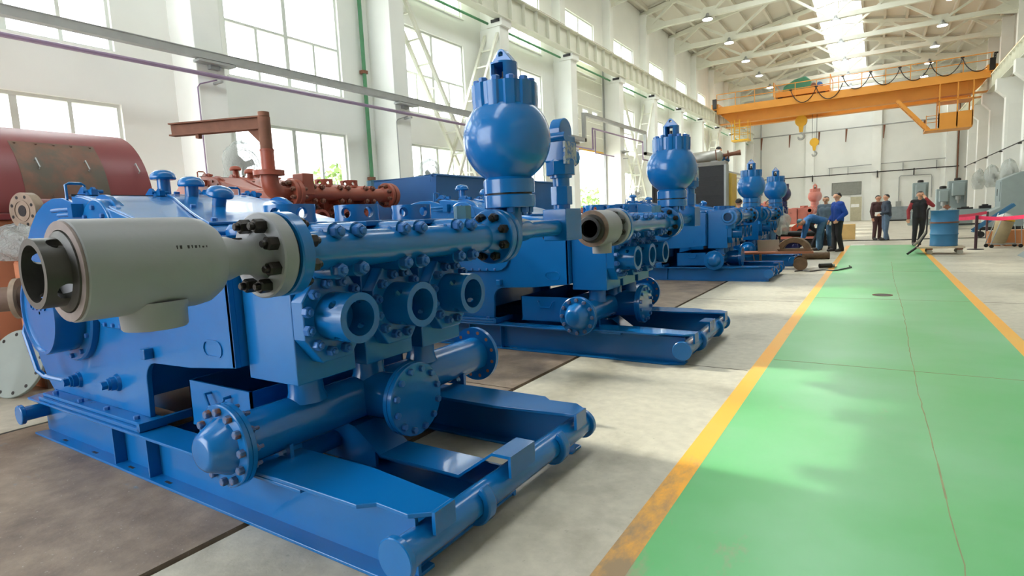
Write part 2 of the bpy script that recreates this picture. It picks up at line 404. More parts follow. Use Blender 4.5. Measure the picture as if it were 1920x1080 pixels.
# ---- pillars along the left wall
def left_pillar(y, k):
    p = empty('pillar_left', (X_PIL-.4, y+.27, 0)); struct(p)
    MB().box(-.42, .4, -.27, .27, 0, 7.72).build('pillar_lower', M_WHITE, p, 0, bevel=.015)
    MB().box(-.42, -.02, -.22, .22, 7.72, 12.3).build('pillar_upper', M_WHITE, p, 0)
    MB().box(-.1, .5, -.3, .3, 7.72, 7.95).build('bearing_block', M_WHITE, p, 0)
    MB().box(.1, .42, -.34, -.27, 7.84, 7.93).build('bracket', M_DARK, p, 0)
    return p
lp = left_pillar(PILS[0], 0)
for y in PILS[1:]:
    c = copy_tree(lp); c.location.y = y+.27
# ---- runway beams (left and right)
def runway(name, xc, sgn, y0, y1):
    r = empty(name, (xc, y0, 7.95)); struct(r)
    L_ = y1-y0
    MB().box(-.012, .012, 0, L_, .03, .80).build('beam_web', M_STEELW, r, 0)
    MB().box(-.19, .19, 0, L_, .80, .83).build('beam_flange', M_STEELW, r, 0)
    MB().box(-.17, .17, 0, L_, 0, .03).build('beam_flange', M_STEELW, r, 0)
    MB().box(-.04, .04, 0, L_, .83, .95).build('crane_rail', M_RUST if sgn < 0 else M_YELLOW, r, 0)
    me = MB().box(.012 if sgn < 0 else -.15, .15 if sgn < 0 else -.012, -.008, .008, .03, .80).mesh('stiffener', M_STEELW, 0)
    n = int(L_/.85)
    for k in range(1, n): link('stiffener', me, r, M=Matrix.Translation((0, k*L_/n, 0)))
    return r
runway('runway_beam_left', X_PIL+.0, -1, -2, Y_BACK-1)
rr_ = runway('runway_beam_right', XR_PIL-.1, 1, 4, Y_BACK-1)
for dx in (-.14, -.09): MB().box(dx-.012, dx+.012, 0, Y_BACK-5, .87, .9).build('conductor_bar', M_YELLOW, rr_, 0)
MB().sweep([(-10.95, -2, 7.86), (-10.95, 61, 7.86)], .04, 8).build('green_conduit', M_GREENP)
struct(bpy.data.objects['green_conduit'], 'green pipe running under the left runway beam')

# ---- lattice bracing between pillars
def brace(y0, y1):
    r = empty('lattice_brace', (X_PIL-.35, (y0+y1)/2, 0)); struct(r, 'white lattice cross bracing between two wall pillars')
    W = (y1-y0)/2
    for (ya, za, yb, zb) in ((-W, 7.6, W*.75, 1.2), (W, 7.5, -W*.45, 1.2)):
        for dx in (-.25, .25): MB().bar((dx, ya, za), (dx, yb, zb), .09, .09, (1, 0, 0)).build('brace_rail', M_STEELW, r, 0)
        for k in range(1, 11):
            f = k/11; y_, z_ = ya+(yb-ya)*f, za+(zb-za)*f
            MB().bar((-.25, y_, z_), (.25, y_, z_), .045, .045).build('rung', M_STEELW, r, 0)
    return r
br = brace(PILS[3]+.54, PILS[4])
c = copy_tree(br); c.location.y += PITCH_Y*3
c = copy_tree(br); c.location.y += PITCH_Y*6

# ---- cable tray, lilac gas pipe and droppers on the left pillars
TRX = X_PIL+.12
tr = empty('cable_tray', (TRX, 0, 4.5)); struct(tr, 'grey cable tray carried along the left pillars')
ya, yb, zt = 22.1, 29.4, 1.05
def tray_run(y0, y1, z):
    MB().box(-.05, .09, y0, y1, z, z+.13).build('tray_run', M_GALV, tr, 0)
    MB().box(-.06, .1, y0, y1, z+.13, z+.145).build('tray_lid', M_GALV, tr, 0)
tray_run(-2, ya, .03); tray_run(ya, yb, .03+zt); tray_run(yb, 58, .03)
MB().box(-.05, .09, ya-.14, ya, .03, .16+zt).build('tray_riser', M_GALV, tr, 0); MB().box(-.05, .09, yb, yb+.14, .03, .16+zt).build('tray_riser', M_GALV, tr, 0)
gp = empty('gas_pipe', (TRX+.05, 0, 4.2)); struct(gp, 'lilac pipe running below the cable tray on the left wall')
MB().sweep([(0, -2, .06), (0, ya+.7, .06), (0, ya+.7, .06+zt*.85), (0, yb-.4, .06+zt*.85), (0, yb-.4, .06), (0, 58, .06)], .038, 8).build('pipe_run', M_PURPLE, gp)
MB().sweep([(0, ya+.95, .9), (0, ya+.95, -.06), (0, ya+3, -.06)], .03, 8).build('pipe_run', M_PURPLE, gp)
for i, y in enumerate(PILS):
    s_ = empty('pipe_bracket', (X_PIL, y+.3, 4.2), parent=None); struct(s_, 'steel bracket holding the tray and pipe on a pillar')
    MB().box(0, .26, -.02, .03, -.06, -.02).build('arm', M_GALV, s_, 0)
    MB().box(0, .1, -.09, .09, .2, .33).build('tray_clamp', M_GALV, s_, 0)
    MB().box(.0, .2, -.35, .35, .28, .325).build('tray_support', M_GALV, s_, 0)
    dp = MB().sweep([(.14, -.02, .0), (.06, -.3, -.1), (.04, -.34, -.16), (.04, -.34, -2.9)], .013, 6)
    if i in (2, 3): dp.build('dropper_pipe', M_PURPLE if i == 2 else M_GALV, s_)
vp = empty('green_drain_pipe', (X_WALL+.1, 10.75, 0)); struct(vp, 'green vertical drain pipe on the left wall')
MB().sweep([(0, 0, 0), (0, 0, 11.8)], .05, 10).build('pipe_run', M_GREENP, vp)
for z in (2.6, 5.3, 8.0): MB().box(-.08, .06, -.09, .07, z, z+.08).build('pipe_clip', M_RUST, vp, 0)

# ---- right wall, pillars
struct(MB().box(X_RIGHT, X_RIGHT+.3, Y_FRONT, Y_BACK, 0, roof_z(X_RIGHT)-.05).build('wall_right', mat('wall_grey_plaster', (188, 186, 177), .85, 0, .03, .8), None, 0))
rp_ = empty('pillar_right', (XR_PIL, 0, 0)); struct(rp_)
MB().prism([(0, 0), (.93, 0), (.93, 7.95), (-.42, 7.95), (-.42, 7.35), (0, 6.9)], 'y', -.28, .28).build('pillar_lower', M_WHITE, rp_, 0, bevel=.015)
MB().box(.35, .93, -.24, .24, 7.95, 12.35).build('pillar_upper', M_WHITE, rp_, 0)
MB().box(.12, .8, -.292, -.27, 2.6, 6.5).build('recess_panel', M_WALL, rp_, 0)
rp_.location.y = PILS[2]+.27
for y in PILS[3:]:
    c = copy_tree(rp_); c.location.y = y+.27
wp = empty('wall_conduit', (XR_PIL-.06, 0, 4.05)); struct(wp, 'dark conduit carried along the right pillars')
MB().sweep([(0, 8, 0), (0, 58, 0)], .03, 8).build('pipe_run', M_DARK, wp)
for y in PILS[3:]: MB().box(-.08, .12, y+.2, y+.33, -.09, -.03).build('pipe_bracket', M_DARK, wp, 0)

# ---- back wall
struct(MB().box(X_WALL-.3, X_RIGHT+.3, Y_BACK, Y_BACK+.3, 0, 14.4).build('wall_back', M_WALL, None, 0))
for x in (-10.95, -5.55, -.2, 5.15):
    struct(MB().box(x-.35, x+.35, Y_BACK-.35, Y_BACK, 0, 13).build('pillar_back', M_WHITE, None, 0))
bp_ = empty('back_wall_pipe', (0, Y_BACK-.5, 8.45)); struct(bp_, 'upper grey pipe across the back wall on long brackets')
MB().sweep([(-10.7, 0, 0), (5.5, 0, 0)], .055, 8).build('pipe_run', M_GALV, bp_)
for x in (-9.8, -7.3, -4.8, -2.6, .3, 3.2): MB().prism([(-.05, 0), (.12, 0), (.02, -1.2), (-.05, -1.2)], 'y', -.04, .04).build('pipe_bracket', M_RUST, bp_, 0).location.x = x
bp2 = empty('back_wall_pipe', (0, Y_BACK-.45, 4.33)); struct(bp2, 'lower dark pipe across the back wall')
MB().sweep([(-11, 0, 0), (5.7, 0, 0)], .045, 8).build('pipe_run', M_DARK, bp2)
for x in (-5.3, -.1, 2.6): MB().box(x-.04, x+.04, -.04, .2, -.5, .1).build('pipe_bracket', M_DARK, bp2, 0)
cg = empty('back_wall_conduit', (0, Y_BACK-.2, 5.0)); struct(cg, 'thin pale conduit with droppers on the back wall')
MB().sweep([(-4, 0, 0), (5.5, 0, .1)], .035, 8).build('pipe_run', M_GALV, cg)
for x in (-3.9, -2.4, -.2, 1.8, 4.2): MB().box(x-.03, x+.03, -.03, .1, -.75, 0).build('dropper', M_GALV, cg, 0)
vpipe = struct(MB().sweep([(5.6, Y_BACK-.45, 2.7), (5.6, Y_BACK-.45, 12)], .06, 8).build('back_corner_pipe', M_RUST), 'brown vertical pipe in the far right corner')
vpipe2 = struct(MB().sweep([(-9.85, Y_BACK-.4, 0), (-9.85, Y_BACK-.4, 12)], .06, 8).build('back_left_pipe', M_GALV), 'grey vertical pipe in the far left corner')
bd = empty('notice_board', (-2.5, Y_BACK-.001, 2.45)); tag(bd, 'large blank grey board hung on the back wall', 'board')
MB().box(-1.15, 1.15, -.03, .02, 0, 1.1).build('panel', mat('board_grey', (140, 142, 136), .6), bd, 0)
MB().box(-1.2, 1.2, -.05, .01, -.05, 0).box(-1.2, 1.2, -.05, .01, 1.1, 1.15).box(-1.2, -1.15, -.05, .01, 0, 1.1).box(1.15, 1.2, -.05, .01, 0, 1.1).build('board_frame', mat('board_edge', (110, 112, 108), .6), bd, 0)
d2 = empty('door_2', (-2.0, Y_BACK-.05, 0)); struct(d2, 'pale personnel door in the back wall with a light pane')
MB().box(-.15, .75, -.05, 0, .02, 2.2).build('door_leaf', mat('door_cream', (190, 184, 156), .6), d2, 0)
MB().box(-.1, .55, -.06, -.04, 1.25, 1.55).build('door_pane', mat('pane_white', (250, 250, 245), .3), d2, 0)
MB().box(-.2, .8, -.07, .0, 2.2, 2.28).box(-.22, -.15, -.07, 0, 0, 2.28).box(.75, .82, -.07, 0, 0, 2.28).build('door_frame', M_WHITE, d2, 0)

struct(MB().box(-3.6, X_RIGHT+.3, Y_FRONT-.3, Y_FRONT, 0, 13.5).box(X_WALL-.3, -3.6, Y_FRONT-.3, Y_FRONT, 7.5, 13.5).build('wall_front_added', mat('added_wall_grey', (112, 112, 108), .85), None, 0))  # unseen wall behind the camera, added in grey to cut light on aisle faces

# ---- roof: slabs, purlins, skylight, trusses, lamps
ce = empty('ceiling', (X_RIDGE, 0, Z_RIDGE)); struct(ce)
M_ROOF = mat('roof_deck', (212, 208, 196), .8, 0, .03, .6)
SK = 1.3
for sgn in (-1, 1):
    x0, x1 = (SK, 9.4)
    for k in range(0, 14):
        ya_, yb_ = PILS[0]+.27-PITCH_Y*1+PITCH_Y*k, PILS[0]+.27+PITCH_Y*k
        if ya_ > Y_BACK: break
        yb_ = min(yb_, Y_BACK+.3)
        q = MB(); P = lambda x, y, z: (sgn*x, y, -R_SLOPE*x+z)
        q._add([P(x0, ya_+.03, .0), P(x1, ya_+.03, .0), P(x1, yb_-.03, .0), P(x0, yb_-.03, .0), P(x0, ya_+.03, .2), P(x1, ya_+.03, .2), P(x1, yb_-.03, .2), P(x0, yb_-.03, .2)],
               [(0,3,2,1),(4,5,6,7),(0,1,5,4),(1,2,6,5),(2,3,7,6),(3,0,4,7)])
        q.build('roof_slab', M_ROOF, ce, 0)
        s_ = MB(); s_._add([P(0, ya_+.03, .1), P(SK, ya_+.03, .1), P(SK, yb_-.03, .1), P(0, yb_-.03, .1)], [(0, 1, 2, 3)]); s_.build('skylight_pane', M_GLASS, ce, 0)
        MB().bar(P(0, yb_, .05), P(9.3, yb_, .05), .14, .3).build('roof_joint', M_ROOF, ce, 0)
    for x in (1.3, 2.5, 3.7, 4.9, 6.1, 7.3, 8.5):
        MB().box(sgn*x-.07, sgn*x+.07, Y_FRONT, Y_BACK, -R_SLOPE*x-.22, -R_SLOPE*x+.02).build('purlin', M_ROOF, ce, 0)
MB().box(-.08, .08, Y_FRONT, Y_BACK, -.1, .12).build('ridge_beam', M_STEELW, ce, 0)
def truss():
    t = empty('roof_truss', (X_RIDGE, 0, 11.6)); struct(t, 'white lattice steel roof truss')
    tz = lambda x: Z_RIDGE-R_SLOPE*abs(x)-11.6-.28
    MB().box(-8.55, 8.75, -.11, .11, -.13, .13).build('bottom_chord', M_STEELW, t, 0)
    for s in (-1, 1): MB().bar((0, 0, tz(0)), (s*8.9, 0, tz(8.9)), .2, .22).build('top_chord', M_STEELW, t, 0)
    for s in (-1, 1):
        for a, b_ in (((8.5, 0), (7.0, None)), ((7.0, None), (5.2, 0)), ((5.2, 0), (2.6, None)), ((2.6, None), (0, 0))):
            pa = (s*a[0], 0, a[1] if a[1] is not None else tz(a[0])); pb = (s*b_[0], 0, b_[1] if b_[1] is not None else tz(b_[0]))
            MB().bar(pa, pb, .13, .13).build('diagonal', M_STEELW, t, 0)
        MB().prism([(s*5.75, .0), (s*4.65, .0), (s*4.9, .36), (s*5.5, .36)], 'y', -.03, .03).build('gusset', M_STEELW, t, 0)
        MB().prism([(s*8.75, -.35), (s*7.3, -.13), (s*7.6, .2), (s*8.75, .75)], 'y', -.03, .03).build('gusset', M_STEELW, t, 0)
        MB().prism([(s*3.1, tz(3.1)), (s*2.1, tz(2.1)), (s*2.25, tz(2.1)-.4), (s*2.95, tz(3.1)-.3)], 'y', -.03, .03).build('gusset', M_STEELW, t, 0)
    for x in (-.35, .35): MB().bar((x*.3, 0, tz(0)), (x, 0, 0), .1, .1).build('hanger', M_STEELW, t, 0)
    return t
M_LAMP = mat('lamp_glow', (255, 250, 235), .5, emit=6)
def lamp(x, y):
    l = empty('high_bay_lamp', (x, y, 11.42))
    MB().lathe((0, 0, -.12), (0, 0, 1), [(.27, 0), (.24, .07), (.1, .16), (.06, .3)], 16).build('lamp_shade', M_GALV, l)
    MB().cyl((0, 0, -.135), (0, 0, -.121), .24, n=16).build('lamp_glass', M_LAMP, l)
    return l
tro = truss(); lm = None
for i, y in enumerate(PILS[2:]):
    t = tro if i == 0 else copy_tree(tro); t.location.y = y+.27
    if i < 3: continue
    for j, x in enumerate((-7.65, -2.15, 2.85)):
        l = lamp(x, y+.1) if lm is None else copy_tree(lm); lm = lm or l
        l.location = (x, y+.1, 11.42)
        side = ('left', 'middle', 'right')[j]
        tag(l, 'lit round high bay lamp in the %s row, truss %s from the back wall' % (side, ('eighth', 'seventh', 'sixth', 'fifth', 'fourth', 'third', 'second', 'first')[i-3]), 'lamp', 'high bay roof lamps')
# ================================================================== mud pumps
# one pump is laid out in hall coordinates of the nearest one and shifted to its own origin
PO = Vector((-3.2, 2.13, 0))
def bolt_mesh(key, r, h, stud, material):
    k = ('bolt', key)
    if k not in MESH_CACHE:
        b = MB(); b.lathe((0, 0, 0), (0, 0, 1), [(r, 0), (r, h*.85), (r*.82, h)], 6)
        if stud: b.lathe((0, 0, h), (0, 0, 1), [(r*.55, 0), (r*.55, stud), (r*.42, stud+.004)], 8)
        MESH_CACHE[k] = b.mesh('bolt', material, 25)
    return MESH_CACHE[k]
def ring_bolts(parent, c, d, rad, n, me, t0=0.0, name='bolt'):
    u, v, w = frame_of(d); c = Vector(c) - PO
    for k in range(n):
        t = t0 + 2*math.pi*k/n
        p = c + (u*math.cos(t)+v*math.sin(t))*rad
        link(name, me, parent, M=axis_matrix(p, d, spin=t))
def arc(cx, cz, r, a0, a1, n): return [(cx+r*math.cos(R(a0+(a1-a0)*i/n)), cz+r*math.sin(R(a0+(a1-a0)*i/n))) for i in range(n+1)]
def holed_tube(mb, a, d, ro, ri, length, hole_h, hole_r, nh, t0=0.0, n=48):
    """open collar with round tommy-bar holes punched through its wall"""
    u, v, w = frame_of(d); a = Vector(a); rows = 12; zs = [length*i/rows for i in range(rows+1)]
    def hit(tm, zm):
        for k in range(nh):
            dt = (tm-t0-2*math.pi*k/nh+math.pi) % (2*math.pi)-math.pi
            if (dt*ro)**2+(zm-hole_h)**2 < hole_r**2: return True
        return False
    keep = {}
    for i in range(rows):
        for k in range(n): keep[i, k] = not hit(2*math.pi*(k+.5)/n, (zs[i]+zs[i+1])/2)
    def P(r, i, k):
        t = 2*math.pi*(k % n)/n; z = zs[i]
        for h in range(nh):                     # pull grid points on to the rim of the hole
            tc = t0+2*math.pi*h/nh; dt = (t-tc+math.pi) % (2*math.pi)-math.pi; dx, dz = dt*ro, z-hole_h
            q = math.hypot(dx, dz); step = max(length/rows, 2*math.pi*ro/n)
            if 1e-6 < q and abs(q-hole_r) < step*.75: t = tc+dx/q*hole_r/ro; z = hole_h+dz/q*hole_r
        return a+w*z+(u*math.cos(t)+v*math.sin(t))*r
    vs = []; idx = {}
    def V(r, i, k):
        key = (r, i, k % n)
        if key not in idx: idx[key] = len(vs); vs.append(P(r, i, k))
        return idx[key]
    fs = []
    for i in range(rows):
        for k in range(n):
            if not keep[i, k]: continue
            fs.append((V(ro, i, k), V(ro, i, k+1), V(ro, i+1, k+1), V(ro, i+1, k)))
            fs.append((V(ri, i, k+1), V(ri, i, k), V(ri, i+1, k), V(ri, i+1, k+1)))
            for (di, dk, e) in ((0, 1, ((i, k+1), (i+1, k+1))), (0, -1, ((i+1, k), (i, k))), (1, 0, ((i+1, k+1), (i+1, k))), (-1, 0, ((i, k), (i, k+1)))):
                j, kk = i+di, (k+dk) % n
                if j < 0 or j >= rows or not keep[j, kk]:
                    (p, q), (p2, q2) = e; fs.append((V(ro, p, q), V(ri, p, q), V(ri, p2, q2), V(ro, p2, q2)))
    mb._add(vs, fs)

def make_pump(BL, GV, BO, BD, valve='long', full=True, relief=True, plate_m=None, dish=True):
    """BL body paint, GV strainer body, BO painted bolts, BD dark bolts"""
    root = empty('mud_pump', PO)
    mb = lambda: MB(PO)
    SB = lambda r, h, stud=0.0, m=None: bolt_mesh((round(r, 4), round(h, 4), stud, (m or BO).name), r, h, stud, m or BO)
    # ---------------- skid
    sk = empty('skid', (0, 0, 0), parent=root)
    for yc in (1.47, 2.785):
        x0, x1 = -5.02, -1.43
        q = mb(); q.box(x0+.06, x1, yc-.008, yc+.008, .016, .245)
        q.build('beam_web', BL, sk, 0)
        q = mb(); q.prism([(x0+.05, yc-.085), (x1-.12, yc-.085), (x1, yc-.03), (x1, yc+.085), (x0, yc+.085), (x0+.09, yc+.02)], 'z', 0, .016); q.build('bottom_flange', BL, sk, 0, bevel=.003)
        q = mb(); q.prism([(x0, yc-.085), (-2.0, yc-.085), (-2.0, yc+.085), (x0+.05, yc+.085), (x0+.02, yc+.03), (x0-.05, yc)], 'z', .245, .261); q.build('top_flange', BL, sk, 0, bevel=.003)
        for x in (-3.77, -3.36):
            for s in (-1, 1): mb().box(x-.006, x+.006, yc+s*.008, yc+s*.07, .016, .245).build('web_stiffener', BL, sk, 0)
    if full:
        for x in (-4.55, -4.1, -3.62, -3.2): mb().box(x-.03, x+.03, 1.412, 1.428, .0155, .0172).build('flange_slot', M_DARK, sk, 0)
    # wide front plates with folded ends
    for s, yc in ((1, 1.47), (-1, 2.785)):
        Y = lambda v: yc+s*v
        q = mb(); q.prism([(-2.36, Y(-.085)), (-1.66, Y(-.085)), (-1.60, Y(-.035)), (-1.43, Y(-.045)), (-1.36, Y(.01)), (-1.36, Y(.13)), (-1.85, Y(.19)), (-2.36, Y(.19))], 'z', .262, .28); q.build('front_plate', BL, sk, 0, bevel=.003)
        q = mb(); q.box(-1.362, -1.346, min(Y(.01), Y(.13)), max(Y(.01), Y(.13)), .19, .28); q.build('plate_tab', BL, sk, 0)
    # dipped centre plate
    q = mb(); q.strip([(-2.40, 2.09, .29), (-2.34, 2.09, .28), (-2.16, 2.09, .155), (-1.64, 2.09, .155), (-1.44, 2.09, .30), (-1.35, 2.09, .30)], .21, .014); q.build('centre_plate', BL, sk, 0)
    mb().box(-1.352, -1.338, 1.985, 2.195, .2, .3).build('plate_tab', BL, sk, 0)
    mb().box(-4.9, -2.3, 2.08, 2.10, .02, .25).build('beam_web', BL, sk, 0)
    mb().box(-2.5, -1.45, 2.17, 2.185, .01, .15).build('beam_web', BL, sk, 0)
    mb().box(-2.6, -1.46, 1.48, 2.17, .012, .022).build('drip_pan', BL, sk, 0)
    # cross pipes
    for x, z, y0, y1, r, rc in ((-1.42, .15, 1.345, 2.865, .064, .084), (-4.93, .17, 1.31, 2.93, .05, .068)):
        p = mb().cyl((x, y0, z), (x, y1, z), r, n=32).build('cross_pipe', BL, sk)
        for ya in (y0-.012, y1-.012): mb().lathe((x, ya, z), (0, 1, 0), [(rc-.004, 0), (rc, .004), (rc, .026), (rc-.004, .03)], 32).build('end_cap', BL, p)
    for x in (-2.62, -3.6): mb().cyl((x, 1.48, .13), (x, 2.78, .13), .05, n=20).build('cross_pipe', BL, sk)
    for y in (1.82, 2.5):
        q = mb(); q.prism(arc(-1.42, .15, .098, -100, 60, 12)+arc(-1.42, .15, .06, 60, -100, 12), 'y', y-.028, y+.028); q.build('pipe_saddle', BL, sk, 30, bevel=.008)
    # foot plates
    for yc, s in ((1.47, 1), (2.785, -1)):
        f = mb().box(-4.86, -3.42, yc-.07, yc+.08, .262, .285).build('foot_plate', BL, sk, 0, bevel=.003)
        f2 = mb().box(-4.84, -3.46, yc-.05, yc+.08, .286, .308).build('foot_flange', BL, sk, 0, bevel=.003)
        if full:
            for x in (-4.7, -4.3, -3.93, -3.55): link('bolt', SB(.017, .02), f2, M=axis_matrix(Vector((x, yc-.02*s, .308))-PO, (0, 0, 1)))
        mb().prism([(-3.44, yc-.07), (-3.41, yc-.07), (-3.41, yc+.26), (-3.44, yc+.26)], 'z', .27, .315).build('stop_bar', BL, sk, 0)
    # ---------------- power end
    pe = empty('power_end', (0, 0, 0), parent=root)
    low = [(-4.86, .308), (-3.50, .308), (-3.49, .45)] + arc(-3.37, .52, .12, 180, 95, 5)[0:] + [(-3.0, .652), (-2.575, .692), (-2.575, 1.33), (-2.88, 1.345), (-3.05, 1.37), (-3.25, 1.40), (-3.45, 1.447), (-3.66, 1.504), (-3.85, 1.56), (-4.02, 1.597)]
    side = low + [(-4.17, 1.615)] + arc(-4.42, .88, .74, 70, 235, 14)
    arch_roof = mb()
    for y0, y1 in ((1.5, 1.53), (2.74, 2.77)):
        mb().prism(side, 'y', y0, y1).build('side_plate', BL, pe, 30, bevel=.004)
    core = [(-4.84, .40), (-3.62, .40), (-3.60, .70), (-2.60, .74), (-2.60, 1.30), (-3.15, 1.30), (-4.17, 1.585)] + arc(-4.42, .88, .715, 70, 235, 14)
    mb().prism(core, 'y', 1.53, 2.74).build('gear_housing', BL, pe, 30)
    mb().box(-2.60, -2.576, 1.5, 2.77, .695, 1.33).build('front_wall', BL, pe, 0)
    # hood lid: convex sheet falling towards the fluid end
    HC = [(-4.17, 1.622), (-4.02, 1.605), (-3.85, 1.568), (-3.66, 1.512), (-3.45, 1.455), (-3.25, 1.41), (-3.05, 1.378), (-2.88, 1.355)]
    def hz(x):
        for (xa, za), (xb, zb) in zip(HC, HC[1:]):
            if xa <= x <= xb: return za+(zb-za)*(x-xa)/(xb-xa)
        return HC[0][1] if x < HC[0][0] else HC[-1][1]
    mb().prism(HC+[(-2.88, 1.30), (-4.17, 1.30)], 'y', 1.515, 2.755).build('hood_lid', BL, pe, 50, bevel=.006)
    mb().box(-4.20, -4.165, 1.5, 2.77, 1.616, 1.626).build('hood_seam', M_DARK, pe, 0)
    for y in (1.49, 2.78):       # rounded bearing cap standing on each edge of the hood
        sgn = 1 if y < 2 else -1
        b_ = mb(); b_.prism(arc(-3.86, 1.38, .20, 175, 5, 14), 'y', y, y+.12*sgn); sh = b_.build('bearing_shoulder', BL, pe, 40, bevel=.01)
        b_ = mb(); b_.prism(arc(-3.86, 1.38, .225, 172, 8, 14)+arc(-3.86, 1.38, .19, 8, 172, 14), 'y', y+.05*sgn, y+.075*sgn); b_.build('shoulder_rib', BL, sh, 30)
        if full:
            for a in (40, 90, 140): link('bolt', SB(.016, .016), sh, M=axis_matrix(Vector((-3.86+.15*math.cos(R(a)), y, 1.38+.15*math.sin(R(a))))-PO, (0, -sgn, 0)))
    def slope_pt(x, y, h=0.0): return Vector((x, y, hz(x)+h))
    def nrm_at(x): return Vector((-(hz(x+.03)-hz(x-.03))/.06, 0, 1)).normalized()
    # bolted trapezoid inspection cover following the slope
    cov = mb(); XC = [-4.08, -3.9, -3.7, -3.5, -3.3, -3.12]; vs = []; fs = []
    ylo = lambda x: 2.02-.27*(x+4.08)/.96; yhi = lambda x: 2.60-.12*(x+4.08)/.96
    for x in XC: vs += [slope_pt(x, ylo(x), .002), slope_pt(x, yhi(x), .002), slope_pt(x, yhi(x), .02), slope_pt(x, ylo(x), .02)]
    for i in range(len(XC)-1): fs += [(4*i+k, 4*i+(k+1) % 4, 4*i+4+(k+1) % 4, 4*i+4+k) for k in range(4)]
    fs += [(0, 1, 2, 3), (4*len(XC)-1, 4*len(XC)-2, 4*len(XC)-3, 4*len(XC)-4)]
    cov._add(vs, fs); cv = cov.build('inspection_cover', BL, pe, 25, bevel=.004)
    if full:
        for x, y in ((-4.03, 2.06), (-4.03, 2.3), (-4.03, 2.55), (-3.6, 1.93), (-3.6, 2.5), (-3.17, 1.81), (-3.17, 2.12), (-3.17, 2.45)):
            link('bolt', SB(.018, .018), cv, M=axis_matrix(slope_pt(x, y, .02)-PO, nrm_at(x)))
    def vent(parent, p, d, hh):
        v_ = empty('breather_vent', (0, 0, 0), parent=parent)
        mb().lathe(p, d, [(.042, 0), (.042, hh)], 20).build('vent_neck', BL, v_)
        mb().lathe(Vector(p)+Vector(d).normalized()*hh, d, [(.05, 0), (.078, 0), (.084, .012), (.08, .035), (.06, .058), (.03, .068), (.001, .07)], 24, True, False).build('vent_cap', BL, v_)
    vent(pe, (-4.33, 2.13, 1.62), (0, 0, 1), .13)
    vent(pe, (-3.97, 2.13, 1.60), (.05, 0, 1), .075)
    vent(pe, slope_pt(-3.66, 2.13, .0), (.34, 0, 1), .08)
    mb().box(-4.52, -4.22, 1.95, 2.6, 1.60, 1.625).build('top_platform', BL, pe, 0, bevel=.003)
    # hinges and lifting handles on the seam
    for y in (1.58, 1.98, 2.3, 2.69):
        h = mb(); h.prism([(-4.3, 1.62), (-4.12, 1.62), (-4.19, 1.675), (-4.21, 1.675)], 'y', y-.008, y+.008); h.prism([(-4.3, 1.62), (-4.12, 1.62), (-4.19, 1.675), (-4.21, 1.675)], 'y', y+.045, y+.06)
        h.cyl((-4.16, y-.02, 1.645), (-4.16, y+.09, 1.645), .012, n=10); h.box(-4.17, -4.1, y+.005, y+.04, 1.62, 1.655); h.build('hinge', BL, pe)
    for y in (1.51, 2.56):
        mb().sweep([(-4.26, y, 1.60), (-4.26, y, 1.69), (-4.26, y+.02, 1.70), (-4.26, y+.085, 1.70), (-4.26, y+.1, 1.69), (-4.26, y+.1, 1.60)], .009, 8).build('lifting_handle', BL, pe)
    lt = mb(); lt.cyl((-4.28, 1.43, 1.53), (-4.05, 1.46, 1.53), .012, n=8); lt.cyl((-4.22, 1.44, 1.50), (-4.02, 1.47, 1.50), .012, n=8); lt.box(-4.08, -4.02, 1.44, 1.51, 1.48, 1.56); lt.build('lid_latch', BL, pe)
    # shaft boss with bolted flange on the near side
    bc = (-4.33, .91)
    fb = mb().lathe((bc[0], 1.455, bc[1]), (0, 1, 0), [(.325, 0), (.335, .01), (.335, .045)], 40).build('shaft_flange', BL, pe)
    if full: ring_bolts(fb, (bc[0], 1.455, bc[1]), (0, -1, 0), .30, 12, SB(.016, .018))
    mb().lathe((bc[0], 1.30, bc[1]), (0, 1, 0), [(.01, .012), (.235, .012), (.242, 0), (.26, 0), (.262, .006), (.262, .16)], 44, False, False).build('shaft_boss', BL, pe)
    # cast marks on the boss face
    for k, dx in enumerate((-.09, -.03, .03, .09)):
        mb().tube((bc[0]+dx, 1.303, bc[1]+.04), (bc[0]+dx, 1.314, bc[1]+.04), .024, .014, 14).build('cast_mark', BL, pe)
    # crosshead side cover
    cc = mb(); cc.prism(arc(-3.42, .99, .17, -90, 90, 8)+arc(-3.84, .99, .17, 90, 270, 8), 'y', 1.47, 1.502); co_ = cc.build('side_cover', BL, pe, 30, bevel=.005)
    if full:
        for x, z in [(-3.84+.10*k, .84) for k in range(5)]+[(-3.84+.10*k, 1.14) for k in range(5)]+[(-3.29, .99), (-3.97, .99)]:
            link('bolt', SB(.013, .014), co_, M=axis_matrix(Vector((x, 1.47, z))-PO, (0, -1, 0)))
    sl = mb(); o_ = arc(-2.72, .775, .045, -90, 90, 6)+arc(-2.80, .775, .045, 90, 270, 6); i_ = arc(-2.72, .775, .036, -90, 90, 6)+arc(-2.80, .775, .036, 90, 270, 6)
    sl.ring_plate(o_, i_, 'y', 1.494, 1.502); sl.build('slot_rim', BL, pe, 0)
    mb().tube((-2.83, 1.49, 1.165), (-2.83, 1.502, 1.165), .022, .014, 18).build('sight_hole', M_DARK, pe)
    mb().box(-3.42, -3.37, 1.45, 1.502, .67, .73).build('lug', BL, pe, 0, bevel=.006)
    for x, z in ((-4.42, .43), (-3.86, .475)):
        q = mb(); q.lathe((x, 1.502, z), (0, -1, 0), [(.055, 0), (.05, .02), (.042, .021), (.042, .05), (.036, .05), (.036, .065)], 20); dp = q.build('drain_plug', BL, pe)
        mb().lathe((x, 1.437, z), (0, -1, 0), [(.026, 0), (.026, .03)], 6).build('plug_head', BL, dp, 20)
